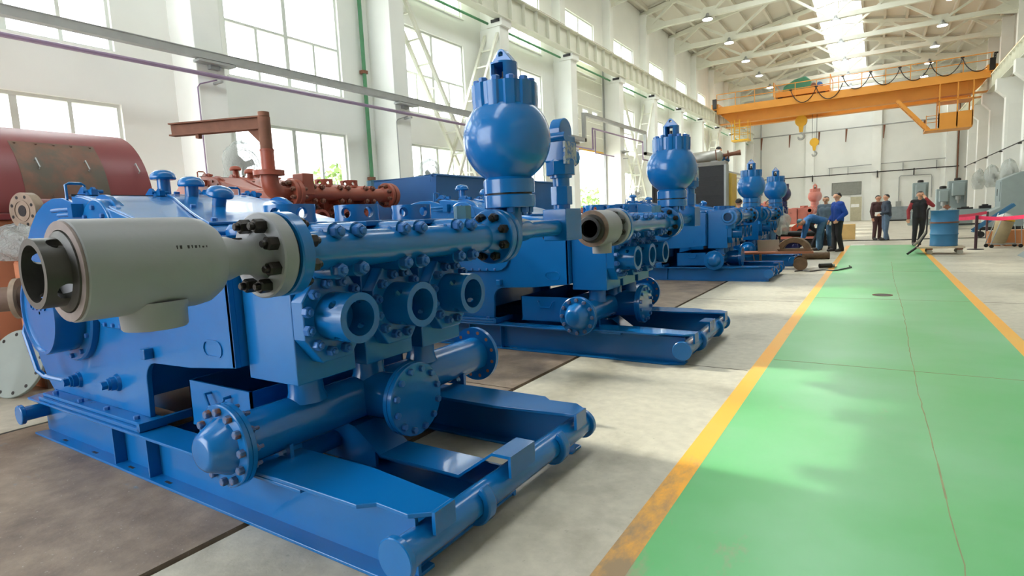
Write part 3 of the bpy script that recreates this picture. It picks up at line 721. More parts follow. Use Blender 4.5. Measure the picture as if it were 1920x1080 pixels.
    mb().sweep([(-4.86, 1.40, .82), (-4.80, 1.36, .75), (-4.66, 1.36, .50), (-4.62, 1.38, .46), (-4.44, 1.44, .43)], .016, 8).build('oil_pipe', BL, pe)
    # crosshead oil tray under the arch
    bx = mb(); bx.box(-3.2, -2.62, 1.585, 1.597, .30, .545); bx.box(-3.2, -2.62, 2.66, 2.672, .30, .545); bx.box(-3.2, -3.19, 1.585, 2.672, .30, .545); bx.box(-2.63, -2.62, 1.585, 2.672, .30, .545); bx.box(-3.2, -2.62, 1.585, 2.672, .29, .30)
    tb = bx.build('oil_tray', BL, pe, 0)
    mb().sweep([(-2.98, 1.585, .50), (-2.98, 1.55, .50), (-2.94, 1.545, .44), (-2.83, 1.545, .44), (-2.80, 1.55, .50), (-2.80, 1.585, .50)], .009, 8).build('tray_handle', BL, tb)
    # ---------------- fluid end modules
    fe = empty('fluid_end', (0, 0, 0), parent=root)
    YM = (1.736, 2.153, 2.585)
    for ym in YM:
        m_ = mb().box(-2.57, -2.2, ym-.172, ym+.172, .632, 1.345).build('fluid_module', BL, fe, 0, bevel=.006)
        mb().box(-2.565, -2.14, ym-.16, ym+.16, 1.345, 1.372).build('top_flange', BL, m_, 0, bevel=.005)
        # octagonal retainer plate and open cylinder collar
        oc = mb(); rr = .222; o8 = [(ym+rr*math.cos(R(22.5+45*k)), .935+rr*math.sin(R(22.5+45*k))) for k in range(8)]
        o8 = [(max(ym-.172, min(ym+.172, a)), b_) for a, b_ in o8]
        oc.prism(o8, 'x', -2.2, -2.12); op = oc.build('retainer_plate', BL, m_, 0, bevel=.006)
        if full: ring_bolts(op, (-2.12, ym, .935), (1, 0, 0), .162, 12, SB(.025, .034, .008), R(15))
        cl = mb(); holed_tube(cl, (-2.13, ym, .935), (1, 0, 0), .115, .082, .185, .11, .022, 4, R(-38)); cl.build('liner_collar', BL, m_)
        mb().cyl((-2.135, ym, .935), (-2.09, ym, .935), .084, n=24).build('collar_bottom', BL, m_)
        # valve pot collar on top
        cl = mb(); holed_tube(cl, (-2.38, ym, 1.37), (0, 0, 1), .118, .097, .092, .05, .028, 6, R(20)); cl.build('valve_cap', BL, m_)
        mb().cyl((-2.38, ym, 1.365), (-2.38, ym, 1.385), .096, n=24).build('valve_cap_floor', BL, m_)
        # suction saddle under the block
        mb().lathe((-2.38, ym, .50), (0, 0, 1), [(.10, 0), (.085, .05), (.085, .11), (.11, .12), (.11, .14)], 24).build('suction_neck', BL, m_)
    # small gland lids seen behind the modules
    for ym in YM:
        mb().lathe((-2.75, ym, 1.30), (0, 0, 1), [(.10, 0), (.10, .06), (.08, .085), (.001, .09)], 20, True, False).build('crosshead_cap', BL, fe)
    # ---------------- discharge manifold
    dm = empty('discharge_manifold', (0, 0, 0), parent=root)
    XD, ZD = -2.05, 1.245
    mp = mb().cyl((XD, 1.45, ZD), (XD, 2.98, ZD), .086, n=36).build('manifold_pipe', BL, dm)
    for ym in YM:
        ft = mb(); ft.box(-2.2, -2.02, ym-.115, ym+.115, 1.15, 1.345); ft.build('manifold_foot', BL, dm, 0, bevel=.025)
        for z in (1.325, 1.155):
            for dy in (-.062, .062):
                lg = mb().cyl((-2.2, ym+dy, z), (-2.0, ym+dy, z), .04, n=16).build('bolt_boss', BL, dm)
                if full: link('bolt', SB(.032, .042, .010), lg, M=axis_matrix(Vector((-2.0, ym+dy, z))-PO, (1, 0, 0)))
    def flange(y0, y1, r, m, name, nb, face, br, parent, dark=True, r_neck=.086):
        f = mb().lathe((XD, y0, ZD), (0, 1, 0), [(r-.006, 0), (r, .006), (r, y1-y0-.006), (r-.006, y1-y0)], 44).build(name, m, parent)
        if nb: ring_bolts(f, (XD, y0 if face < 0 else y1, ZD), (0, face, 0), br, nb, SB(.028, .045, .014, BD if dark else BO), R(22.5))
        return f
    f1 = flange(1.415, 1.475, .172, BL, 'near_flange', 8, 1, .128, dm)
    f2 = flange(2.93, 2.985, .172, BL, 'far_flange', 8, -1, .128, dm)
    mb().cyl((XD, 2.98, ZD), (XD, 3.0, ZD), .155, n=36).build('gasket', M_DARK, dm)
    f3 = flange(2.998, 3.05, .172, BL, 'far_flange', 0, 1, .128, dm)
    mb().lathe((XD, 2.84, ZD), (0, 1, 0), [(.086, 0), (.12, .09)], 32, False, False).build('weld_neck', BL, dm)
    mb().lathe((XD, 1.47, ZD), (0, 1, 0), [(.11, 0), (.086, .06)], 32, False, False).build('weld_neck', BL, dm)
    # ---------------- outlet strainer on the near end
    st = empty('strainer', (0, 0, 0), parent=root)
    if valve == 'long':
        mb().cyl((XD, 1.40, ZD), (XD, 1.416, ZD), .15, n=36).build('gasket', M_DARK, st)
        g1 = flange(1.335, 1.40, .170, GV, 'strainer_flange', 8, -1, .126, st)
        mb().lathe((XD, .70, ZD), (0, 1, 0), [(.125, .0), (.154, 0), (.157, .004), (.157, .36), (.15, .40), (.128, .435), (.086, .452), (.084, .46), (.082, .50), (.07, .535), (.066, .56), (.072, .60), (.1, .636)], 48, True, False).build('strainer_body', GV, st)
        nz = mb(); holed_tube(nz, (XD, .618, ZD), (0, 1, 0), .103, .084, .085, .05, .026, 4, R(32)); nz.lathe((XD, .70, ZD), (0, -1, 0), [(.125, 0), (.122, .012), (.103, .022)], 40, False, False)
        nz.build('screw_collar', mat('raw_dark_steel', (54, 52, 49), .42, .4, .15, 12, .05, 60), st)
        mb().cyl((XD, .72, ZD), (XD, .735, ZD), .09, n=32).build('bore_plug', M_DARK, st)
        mb().tube((XD, .692, ZD), (XD, .70, ZD), .152, .126, 44).build('bare_edge', mat('bare_pinkish_primer', (116, 102, 98), .6, .1, .15, 20), st)
        mb().lathe((XD, .93, ZD-.14), (0, 0, -1), [(.12, -.02), (.10, .01), (.098, .066), (.093, .073)], 36).build('side_outlet', GV, st)
        # hand-written chalk digits on the casing
        rn = random.Random(5); tx = mb()
        for k in range(9):
            if k in (2,): continue
            y = .955+.012*k; zt = ZD+.055-.0006*k; x = XD+math.sqrt(.1572**2-.055**2)
            tx.obox((x, y, zt), (.0015, 0, 0), (0, .0014+.0016*(k % 2), 0), (0, 0, .004+.003*rn.random()))
        tx.build('handwriting', M_DARK, st, 0)
    elif valve == 'short':
        mb().cyl((XD, 1.40, ZD), (XD, 1.416, ZD), .15, n=36).build('gasket', M_DARK, st)
        g1 = flange(1.335, 1.40, .170, GV, 'strainer_flange', 8, -1, .126, st)
        mb().lathe((XD, .93, ZD), (0, 1, 0), [(.115, .0), (.15, 0), (.156, .006), (.156, .30), (.14, .33), (.09, .36), (.09, .41)], 44, True, False).build('strainer_body', GV, st)
        mb().tube((XD, .925, ZD), (XD, .935, ZD), .154, .12, 40).build('bare_edge', BL if GV is BL else mat('oxidised_edge', (120, 98, 82), .6, .2, .25, 20), st)
        nz = mb(); nz.tube((XD, .875, ZD), (XD, .935, ZD), .10, .075, 36); nz.lathe((XD, .93, ZD), (0, -1, 0), [(.122, 0), (.12, .01), (.1, .02)], 36, False, False); nz.build('screw_collar', BL if GV is BL else mat('raw_dark_steel', (54, 52, 49), .42, .4, .15, 12, .05, 60), st)
        mb().cyl((XD, .93, ZD), (XD, .945, ZD), .08, n=28).build('bore_plug', M_DARK, st)
        mb().lathe((XD, 1.13, ZD-.13), (0, 0, -1), [(.10, -.03), (.085, .01), (.083, .09)], 30).build('side_outlet', GV, st)
    elif valve == 'elbow':
        flange(1.36, 1.414, .165, BL, 'elbow_flange', 8, -1, .126, st, dark=False)
        mb().box(XD-.10, XD+.10, 1.5, 1.66, ZD-.02, ZD+.24).build('valve_block', BL, st, 0, bevel=.01)
        pth = [(XD, 1.37, ZD)]+[(XD, 1.25-.13*math.sin(R(a)), ZD+.13-.13*math.cos(R(a))) for a in range(0, 91, 15)]+[(XD, 1.12, ZD+.2)]
        mb().sweep(pth, [.085]*2+[.1]*5+[.1, .1], 24).build('elbow', BL, st)
        mb().lathe((XD, 1.12, ZD+.2), (0, 0, 1), [(.17, 0), (.17, .055)], 32).build('riser_flange', BL, st)
        mb().lathe((XD, 1.12, ZD+.255), (0, 0, 1), [(.075, 0), (.075, .22), (.08, .22), (.08, .24)], 24).build('riser_pipe', BL, st)
        mb().lathe((XD, 1.12, ZD+.495), (0, 0, 1), [(.07, 0), (.066, .36)], 24).build('riser_extension', M_RUST, st)
    # ---------------- far end: tee, pulsation dampener, relief valve
    if relief:
        te = empty('outlet_tee', (0, 0, 0), parent=root)
        mb().lathe((XD, 3.05, ZD+.03), (0, 1, 0), [(.11, 0), (.09, .03), (.078, .05), (.078, .28), (.066, .34), (.062, .36), (.062, .76)], 28).build('outlet_pipe', BL, te)
        mb().lathe((XD, 3.18, ZD+.03), (0, 0, 1), [(.08, 0), (.075, .1), (.085, .16)], 24).build('riser_neck', BL, te)
        bkx = mb().box(XD-.10, XD+.10, 3.79, 4.05, ZD-.07, ZD+.17).build('elbow_block', BL, te, 0, bevel=.006)
        # relief valve standing on the block
        rv = empty('relief_valve', (0, 0, 0), parent=root); c0 = (XD, 3.92, ZD+.17)
        mb().lathe(c0, (0, 0, 1), [(.065, 0), (.065, .03)], 20).build('valve_neck', BL, rv)
        mb().lathe((XD, 3.92, ZD+.2), (0, 0, 1), [(.082, 0), (.082, .14)], 6).build('union_nut', BL, rv, 20, bevel=.004)
        mb().lathe((XD, 3.92, ZD+.34), (0, 0, 1), [(.065, 0), (.065, .06), (.085, .065), (.085, .085)], 20).build('valve_stem', BL, rv)
        mb().lathe((XD, 3.92, ZD+.425), (0, 0, 1), [(.115, 0), (.115, .10), (.1, .12)], 8).build('valve_body', BL, rv, 20, bevel=.004)
        bd_ = mb().box(XD-.085, XD+.085, 3.82, 4.02, ZD+.52, ZD+.72).build('valve_bonnet', BL, rv, 0, bevel=.012)
        mb().box(XD+.08, XD+.098, 3.815, 4.0, ZD+.50, ZD+.665).build('name_plate', plate_m or mat('worn_name_plate', (150, 156, 158), .4, .4, .3, 40, .6, 60, second=(40, 96, 160), sec_lo=.5, sec_hi=.56, sec_scale=30), rv, 0)
        sh = mb(); sh.prism([(3.84, ZD+.70)]+[(3.93+.10*math.cos(R(a)), ZD+.75+.10*math.sin(R(a))) for a in range(180, -1, -15)]+[(4.03, ZD+.70)], 'x', XD-.04, XD+.05); sh.build('shear_cap', BL, rv, 30, bevel=.006)
        mb().cyl((XD-.05, 3.83, ZD+.70), (XD+.10, 3.83, ZD+.70), .035, n=14).build('pin_boss', BL, rv)
        mb().lathe((XD-.02, 4.02, ZD+.57), (.15, 1, 0), [(.07, 0), (.07, .12), (.04, .16), (.001, .17)], 20, True, False).build('side_port', BL, rv)
        # pulsation dampener
        dd = empty('pulsation_dampener', (0, 0, 0), parent=root); px, py = XD, 3.18
        fb = mb().lathe((px, py, 1.425), (0, 0, 1), [(.165, 0), (.17, .005), (.17, .078), (.165, .083)], 44).build('base_flange', BL, dd)
        if full: ring_bolts(fb, (px, py, 1.425), (0, 0, -1), .13, 8, SB(.026, .035, .012), R(10))
        mb().cyl((px, py, 1.505), (px, py, 1.522), .15, n=36).build('gasket', M_DARK, dd)
        zc, r0 = 1.865, .286
        prof = [(.168, -.345), (.168, -.26)]
        for k in range(3, 22):
            t = R(-58+ (58+52)*(k-3)/18); prof.append((max(r0*math.cos(t), .0), r0*math.sin(t)))
        prof += [(.19, .235), (.196, .245)]
        mb().lathe((px, py, zc), (0, 0, 1), prof, 64, True, True).build('dampener_shell', BL, dd)
        cyl_ = mb(); NN = 96; prof2 = []
        ring = [(.205+.010*(1 if (k % 8) in (1, 2, 3, 4, 5) else -.3)) for k in range(NN)]
        vs = []
        for z in (2.055, 2.115, 2.205):
            for k in range(NN):
                t = 2*math.pi*k/NN; rr_2 = ring[k]-(.004 if z == 2.055 else 0); vs.append((px+rr_2*math.cos(t), py+rr_2*math.sin(t), z))
        fs = [(i*NN+k, i*NN+(k+1) % NN, (i+1)*NN+(k+1) % NN, (i+1)*NN+k) for i in range(2) for k in range(NN)]+[tuple(range(2*NN, 3*NN)), tuple(reversed(range(NN)))]
        cyl_._add(vs, fs); tf = cyl_.build('top_flange', BL, dd, 25)
        if full: ring_bolts(tf, (px, py, 2.205), (0, 0, 1), .178, 12, SB(.028, .03, .0), R(15))
        # lifting cage: split collar, bridge plate with eye
        sp = mb(); 
        for a0, a1 in ((-60, 60), (120, 240)):
            sp.prism([(px+.09*math.cos(R(a)), py+.09*math.sin(R(a))) for a in range(a0, a1+1, 12)]+[(px+.068*math.cos(R(a)), py+.068*math.sin(R(a))) for a in range(a1, a0-1, -12)], 'z', 2.205, 2.345)
        sp.build('gauge_guard', BL, dd)
        mb().lathe((px, py, 2.205), (0, 0, 1), [(.03, 0), (.03, .05), (.014, .05), (.014, .09)], 12).build('charging_valve', M_DARK, dd)
        ey = mb(); o_ = [(px-.085, 2.345), (px+.085, 2.345)]+[(px+.032*math.cos(R(a)), 2.400+.032*math.sin(R(a))) for a in range(20, 161, 20)]
        n_ = len(o_); inn = [(px+.018*math.cos(t), 2.397+.018*math.sin(t)) for t in [math.atan2(b_-2.397, a-px) for a, b_ in o_]]
        ey.ring_plate(o_, inn, 'y', py-.03, py+.03); ey.build('lifting_eye', BL, dd, 0, bevel=.003)
        mb().lathe((px, py, 2.335), (0, 0, 1), [(.09, 0), (.09, .012)], 32).build('guard_lid', BL, dd)
    else:
        mb().lathe((XD, 3.05, ZD), (0, 1, 0), [(.16, 0), (.16, .03)], 30).build('blind_cover', BL, dm)
    if full: # hex plug on the manifold top
        hp = mb(); hp.lathe((XD-.03, 2.70, ZD+.075), (0, 0, 1), [(.05, 0), (.045, .03), (.047, .03), (.052, .035), (.052, .12)], 6); hp.build('hex_plug', mat('plain_hex_plug', (78, 120, 140), .45, .4), dm, 20)
    # ---------------- suction manifold
    sm = empty('suction_manifold', (0, 0, 0), parent=root)
    XS, ZS = -2.40, .41
    mb().cyl((XS, 1.33, ZS), (XS, 3.17, ZS), .118, n=36).build('suction_pipe', BL, sm)
    nf = mb().lathe((XS, 1.30, ZS), (0, 1, 0), [(.183, 0), (.188, .004), (.188, .021), (.184, .022), (.184, .026), (.188, .027), (.188, .047), (.184, .05)], 44).build('end_flange', BL, sm)
    BR = mat('rust_tinged_blue_bolt', (66, 96, 136), .5, .2, .2, 20, 0, 60, second=(120, 74, 44), sec_lo=.46, sec_hi=.56, sec_scale=12)
    if full:
        ring_bolts(nf, (XS, 1.30, ZS), (0, -1, 0), .158, 12, SB(.019, .024, 0, BR))
        ring_bolts(nf, (XS, 1.35, ZS), (0, 1, 0), .158, 12, SB(.017, .02, .02, BR), R(0))
    if dish: mb().lathe((XS, 1.30, ZS), (0, -1, 0), [(.13, 0), (.124, .012), (.085, .085), (.07, .097), (.06, .10), (.001, .101)], 36, True, False).build('end_dome', BL, nf)
    # far open flange with empty bolt holes
    ffl = mb(); n_ = 60
    ffl.lathe((XS, 3.16, ZS), (0, 1, 0), [(.115, 0), (.19, 0), (.19, .03), (.115, .03)], 44); ff = ffl.build('far_flange', BL, sm)
    u, v, w = frame_of((0, 1, 0))
    hole = MESH_CACHE.setdefault('flangehole', MB().cyl((0, 0, -.0315), (0, 0, .0015), .0125, n=10).mesh('bolt_hole', mat('hole_rust_light', (150, 96, 70), .7), 30))
    if full:
        for k in range(12):
            t = R(15+30*k); p = Vector((XS, 3.19, ZS))-PO+(u*math.cos(t)+v*math.sin(t))*.158; link('bolt_hole', hole, ff, M=axis_matrix(p, (0, 1, 0)))
    # tee branch with blind flange towards the aisle
    mb().cyl((XS, 2.15, ZS), (-2.08, 2.15, .425), .128, n=32).build('tee_branch', BL, sm)
    bf = mb().lathe((-2.085, 2.15, .425), (1, 0, 0), [(.19, 0), (.195, .004), (.195, .026), (.191, .028), (.191, .032), (.195, .034), (.195, .056), (.19, .06)], 44).build('blind_flange', BL, sm)
    if full: ring_bolts(bf, (-2.025, 2.15, .425), (1, 0, 0), .162, 12, SB(.018, .02), R(15))
    for y in (1.62, 2.95):
        mb().prism([(y-.05, .262), (y+.05, .262), (y+.05, .33), (y-.05, .30)], 'x', -2.44, -2.36).build('pipe_support', BL, sm, 0)
        lg = mb(); lg.ring_plate([(-2.33+.045*a, .305+.04*b_) for a, b_ in ((-1, -1), (0, -1), (1, -1), (1, 0), (1, 1), (0, 1), (-1, 1), (-1, 0))], [(-2.33+.018*math.cos(R(225+45*k)), .305+.018*math.sin(R(225+45*k))) for k in range(8)], 'y', y-.07, y-.05); lg.build('tie_lug', BL, sm, 0)
    return root

M_BLUE = BLUE()
M_BBOLT = mat('painted_bolt_blue', (40, 96, 160), .38, .05, .1, 12, 0, 60, coat=.2)
pump1 = make_pump(M_BLUE, M_GREY, M_BBOLT, M_BOLT, 'long')
tag(pump1, 'nearest blue mud pump on a skid with a long grey strainer and round dampener', 'mud pump', 'blue mud pumps along the aisle')
# ================================================================== the other pumps
pump2 = make_pump(M_BLUE, M_GREY, M_BBOLT, M_BOLT, 'short')
pump2.location = PO + Vector((.02, 3.48, 0))
tag(pump2, 'second blue mud pump along the aisle with a short grey strainer', 'mud pump', 'blue mud pumps along the aisle')
pump3 = make_pump(M_BLUE, M_BLUE, M_BBOLT, M_BOLT, 'short', full=False)
pump3.location = PO + Vector((-.26, 10.05, 0))
tag(pump3, 'third blue mud pump along the aisle with an all blue strainer', 'mud pump', 'blue mud pumps along the aisle')
pump4 = copy_tree(pump3); pump4.location = PO + Vector((-.22, 13.25, 0))
tag(pump4, 'fourth blue mud pump from the camera, beyond the all blue one', 'mud pump', 'blue mud pumps along the aisle')
M_NAVY = mat('navy_violet_enamel', (44, 44, 92), .25, 0, .06, 3, .1, 9, coat=.3)
pump5 = make_pump(M_NAVY, M_NAVY, M_NAVY, M_BOLT, 'short', full=False)
pump5.location = PO + Vector((-.75, 18.6, 0))
tag(pump5, 'dark navy mud pump behind the row of blue ones', 'mud pump')
M_RED = mat('brick_red_primer', (146, 70, 50), .5, 0, .08, 3, .1, 20)
M_REDB = mat('brick_red_bolt', (118, 74, 58), .5, .2, .1, 8)
red1 = make_pump(M_RED, M_RED, M_REDB, M_REDB, 'elbow', relief=False)
red1.location = PO + Vector((-3.85, 2.95, .55))
tag(red1, 'brick red unfinished mud pump raised behind the nearest blue pump', 'mud pump', 'red primer mud pumps')
M_PINK = mat('faded_red_primer', (196, 120, 104), .55, 0, .08, 3)
red2 = make_pump(M_PINK, M_PINK, M_PINK, M_PINK, 'short', full=False)
red2.location = PO + Vector((-.35, 26.0, 0))
tag(red2, 'faded red mud pump far back behind the standing workers', 'mud pump', 'red primer mud pumps')
red3 = make_pump(M_RED, M_RED, M_REDB, M_REDB, 'short', full=False, relief=False)
red3.location = PO + Vector((-4.3, 12.4, .18))
tag(red3, 'brick red pump half hidden behind the second blue pump', 'mud pump', 'red primer mud pumps')
M_BLOCK = mat('timber_block', (120, 92, 64), .8, 0, .2, 6)
for (bx, by, bz) in ((-3.85, 2.95, .55), (-4.3, 12.4, .18)):
    for k, (x, y) in enumerate(((-4.7, 1.47), (-1.9, 1.47), (-4.7, 2.785), (-1.9, 2.785))):
        w = MB().box(-.2, .2, -.12, .12, 0, bz).build('timber_block', M_BLOCK, None, 0, bevel=.01); w.location = (x+bx, y+by, 0)
        tag(w, 'timber block under the %s %s corner of the %s red pump skid' % (('near', 'far')[k//2], ('wall side', 'aisle side')[k % 2], 'first' if by < 5 else 'second'), 'timber block', 'timber blocks under red pumps')

# ---- jib arm on the red pump riser
jb = empty('jib_arm', (-5.9, 4.07, 2.655)); tag(jb, 'rusty steel beam arm with a gusset on the red riser pipe', 'jib arm')
MB().lathe((0, 0, 0), (0, 0, 1), [(.062, 0), (.062, .05)], 20).build('socket', M_RUST, jb)
d_ = Vector((-1.09, -.46, -.0)).normalized(); L_ = 1.2; nn = Vector((-d_.y, d_.x, 0))
for z, h, w in ((.0, .008, .05), (-.13, .008, .05)): MB().obox(d_*(L_/2)+Vector((0, 0, z)), d_*(L_/2), nn*w, Vector((0, 0, h))).build('beam_flange', M_RUST, jb, 0)
MB().obox(d_*(L_/2)+Vector((0, 0, -.065)), d_*(L_/2), nn*.006, Vector((0, 0, .065))).build('beam_web', M_RUST, jb, 0)
q = MB(); a_ = d_*.04; b_ = d_*.22
q._add([a_+nn*.006+Vector((0, 0, -.135)), b_+nn*.006+Vector((0, 0, -.135)), a_+nn*.006+Vector((0, 0, -.32)), a_-nn*.006+Vector((0, 0, -.135)), b_-nn*.006+Vector((0, 0, -.135)), a_-nn*.006+Vector((0, 0, -.32))], [(0, 1, 2), (5, 4, 3), (0, 3, 4, 1), (1, 4, 5, 2), (2, 5, 3, 0)]); q.build('gusset', M_RUST, jb, 0)
MB().obox(d_*.85+Vector((0, 0, -.16)), d_*.02, nn*.03, Vector((0, 0, .025))).build('stop_lug', M_RUST, jb, 0)

# ---- large red casing at the left
M_CASE = mat('dull_red_casing', (124, 56, 60), .4, 0, .08, 2, .08, 14)
M_SALMON = mat('salmon_primer', (206, 138, 104), .6, 0, .08, 3)
M_OXIDE = mat('oxide_panel', (118, 84, 70), .6, .1, .15, 4, .1, 20, second=(92, 84, 74), sec_lo=.45, sec_hi=.6, sec_scale=3)
cs = empty('drum_casing', (-7.75, 1.4, 0)); tag(cs, 'large dull red rounded drum casing with a bolted brown panel', 'casing')
CR, CZ = .86, 1.70
arcp = [(CR*math.cos(R(a)), CZ+CR*math.sin(R(a))) for a in range(-4, 185, 6)]
MB().prism(arcp, 'y', -2.6, 1.87).build('casing_shell', M_CASE, cs, 30)
pn = [((CR+.008)*math.cos(R(a)), CZ+(CR+.008)*math.sin(R(a))) for a in range(4, 50, 3)]+[((CR-.03)*math.cos(R(a)), CZ+(CR-.03)*math.sin(R(a))) for a in range(49, 3, -3)]
pnl = MB().prism(pn, 'y', .72, 1.44).build('access_panel', M_OXIDE, cs, 30)
for y in (.76, .93, 1.08, 1.23, 1.4):
    for a in (47, 7): MB().lathe(((CR+.008)*math.cos(R(a)), y, CZ+(CR+.008)*math.sin(R(a))), (math.cos(R(a)), 0, math.sin(R(a))), [(.013, 0), (.013, .012)], 6).build('panel_bolt', M_OXIDE, pnl, 20)
for y in (.42, .86, 1.28, 1.76):
    A = Vector(((CR+.01)*math.cos(R(32)), y, CZ+(CR+.01)*math.sin(R(32)))); B = Vector(((CR+.01)*math.cos(R(25)), y+.012, CZ+(CR+.01)*math.sin(R(25)))); n_ = Vector((math.cos(R(28)), 0, math.sin(R(28))))
    MB().sweep([A, A+n_*.035, B+n_*.035, B], .006, 8).build('grab_handle', M_GALV, cs)
MB().box(-.95, .95, -2.65, 1.92, CZ-.13, CZ-.07).build('base_flange', M_CASE, cs, 0, bevel=.01)
MB().box(.86, .93, .30, .40, CZ-.06, CZ+.03).build('clip', M_CASE, cs, 0)
lb = MB().box(-.88, .88, -2.6, 1.8, .02, CZ-.13).build('casing_base', M_SALMON, cs, 0, bevel=.02)
MB().cyl((.87, .62, 1.36), (.886, .62, 1.36), .022, n=12).build('bolt_hole', M_DARK, lb)
# flanged stub beside it
fs_ = empty('flanged_stub', (-6.36, 1.91, 0)); tag(fs_, 'thick bare steel flange on a red pipe stub beside the drum casing', 'flanged pipe')
M_BARE = mat('bare_oiled_steel', (146, 128, 112), .5, .4, .15, 14)
dv = Vector((.30, -1, 0)).normalized(); c_ = Vector((0, 0, 1.63))
fl_ = MB().lathe(c_, -dv, [(.05, .02), (.05, 0), (.16, 0), (.163, .004), (.163, .08), (.158, .084)], 36, True, True).build('flange', M_BARE, fs_)
MB().tube(c_+dv*.006, c_-dv*.002, .095, .085, 30).build('seal_ring', M_BARE, fl_)
MB().cyl(c_+dv*.002, c_-dv*.03, .048, n=20).build('bore', M_DARK, fl_)
for k in range(8):
    u, v, w = frame_of(dv); t = R(22+45*k); p = c_+(u*math.cos(t)+v*math.sin(t))*.128
    MB().cyl(p+dv*.002, p-dv*.02, .015, n=10).build('bolt_hole', M_DARK, fl_)
MB().cyl(c_-dv*.08, c_-dv*.5, .11, n=24).build('stub_pipe', M_CASE, fs_)
MB().box(-.3, .1, .3, .7, 0, 1.53).build('stub_stand', M_SALMON, fs_, 0)
# plastic-wrapped bundle on a salmon body
M_FILM = film_mat('clear_plastic_wrap', (216, 224, 222), .5)
sb = MB().box(-.14, .14, -.1, .1, 0, 1.19).build('primed_housing', M_SALMON, None, 0, bevel=.03); sb.location = (-6.62, 2.0, 0)
tag(sb, 'salmon primed pedestal low at the left edge, under the plastic wrap', 'housing')
def lump(name, loc, sx, sy, sz, material, label, cat, seed, n=28, m=16, amp=.10, group=None, parent=None):
    rn = random.Random(seed); ph = [(rn.uniform(2, 7), rn.uniform(2, 7), rn.uniform(0, 6)) for _ in range(6)]
    b = MB(); vs = []; fs = []
    for i in range(m+1):
        t = math.pi*i/m
        for k in range(n):
            p = 2*math.pi*k/n; r = 1+amp*sum(math.sin(a*p*1.0//1*0+round(a)*p+bb*t+c) for a, bb, c in ph)/2
            z = -math.cos(t); z = max(z, -.82)
            vs.append((sx*r*math.sin(t)*math.cos(p), sy*r*math.sin(t)*math.sin(p), sz*(z*r if z > -.82 else -.82)))
    for i in range(m):
        for k in range(n): fs.append((i*n+k, i*n+(k+1) % n, (i+1)*n+(k+1) % n, (i+1)*n+k))
    b._add(vs, fs); o = b.build(name, material, parent, 60); o.location = loc
    if label: tag(o, label, cat, group)
    return o
lump('plastic_bundle', (-6.45, 1.90, 1.335), .40, .2, .17, M_FILM, 'crumpled clear plastic wrap behind the dark strainer collar', 'plastic wrap', 3)
# brown spool pipe, grey blind flange on the floor
M_OLDP = mat('old_brown_pipe', (112, 90, 78), .55, .3, .2, 8)
sp_ = empty('spool_pipe', (-5.98, 1.52, 0)); tag(sp_, 'old brown flanged pipe spool low at the left edge of the view', 'pipe')
MB().cyl((-.30, -.42, .90), (.28, .42, .90), .10, n=24).build('pipe_body', M_OLDP, sp_)
dd_ = Vector((-.58, -.84, 0)).normalized()
of = MB().lathe((.10, .16, .90), dd_, [(.165, 0), (.165, .035)], 30).build('pipe_flange', M_BARE, sp_)
MB().box(-.26, -.2, -.34, -.28, 0, .82).build('cradle_leg', M_OLDP, sp_, 0); MB().box(.2, .26, .3, .36, 0, .82).build('cradle_leg', M_OLDP, sp_, 0)
bf_ = empty('flange_plate', (-6.42, 1.72, 0)); tag(bf_, 'round pale grey blind flange plate leaning on the floor at far left', 'flange')
M_PALE = mat('pale_grey_green', (150, 160, 154), .6, 0, .05, 4)
ax = Vector((.35, -.86, .36)).normalized(); cc_ = Vector((0, 0, .29))
pl_ = MB().lathe(cc_, -ax, [(.30, 0), (.305, .004), (.305, .03)], 48).build('plate', M_PALE, bf_)
u, v, w = frame_of(ax)
for k in range(12):
    t = R(12+30*k); p = cc_+(u*math.cos(t)+v*math.sin(t))*.265
    MB().cyl(p+ax*.002, p-ax*.01, .016, n=10).build('bolt_hole', M_DARK, pl_)
MB().box(-.03, .03, .2, .26, 0, .45).build('prop', M_OLDP, bf_, 0)

# ---- blue open tank behind the second pump
tk = empty('settling_tank', (-6.2, 8.5, 0)); tag(tk, 'open blue sheet metal tank with a rolled rim behind the second pump', 'tank')
M_TANK = mat('tank_blue', (34, 92, 150), .4, 0, .12, 1.5, .25, 5, coat=.15)
X0, X1, Ya, Yb, Zt, Zb = -.75, .62, -1.85, 1.9, 2.09, .45
def panel(pts, name):
    q = MB(); n_ = len(pts); c = Vector((-.05, 0, 1.2)); inn = [Vector(p)+(c-Vector(p)).normalized()*.02 for p in pts]
    q._add(list(pts)+inn, [tuple(range(n_)), tuple(reversed(range(n_, 2*n_)))]+[(i, i+n_, (i+1) % n_+n_, (i+1) % n_) for i in range(n_)]); q.build(name, M_TANK, tk, 0)
tI = .12
panel([(X1, Ya, Zt), (X1, Yb, Zt), (X1-tI, Yb, Zb), (X1-tI, Ya, Zb)], 'side_panel')
panel([(X0, Ya, Zt), (X0, Yb, Zt), (X0+tI, Yb, Zb), (X0+tI, Ya, Zb)], 'side_panel')
panel([(X0, Ya, Zt), (X1, Ya, Zt), (X1-tI, Ya+.1, Zb), (X0+tI, Ya+.1, Zb)], 'end_panel')
panel([(X0, Yb, Zt), (X1, Yb, Zt), (X1-tI, Yb-.1, Zb), (X0+tI, Yb-.1, Zb)], 'end_panel')
MB().sweep([(X0, Ya, Zt), (X1, Ya, Zt), (X1, Yb, Zt), (X0, Yb, Zt)], .02, 8, True).build('rim', M_TANK, tk)
MB().box(X0+tI, X1-tI, Ya+.1, Yb-.1, Zb-.02, Zb).build('tank_floor', M_TANK, tk, 0)
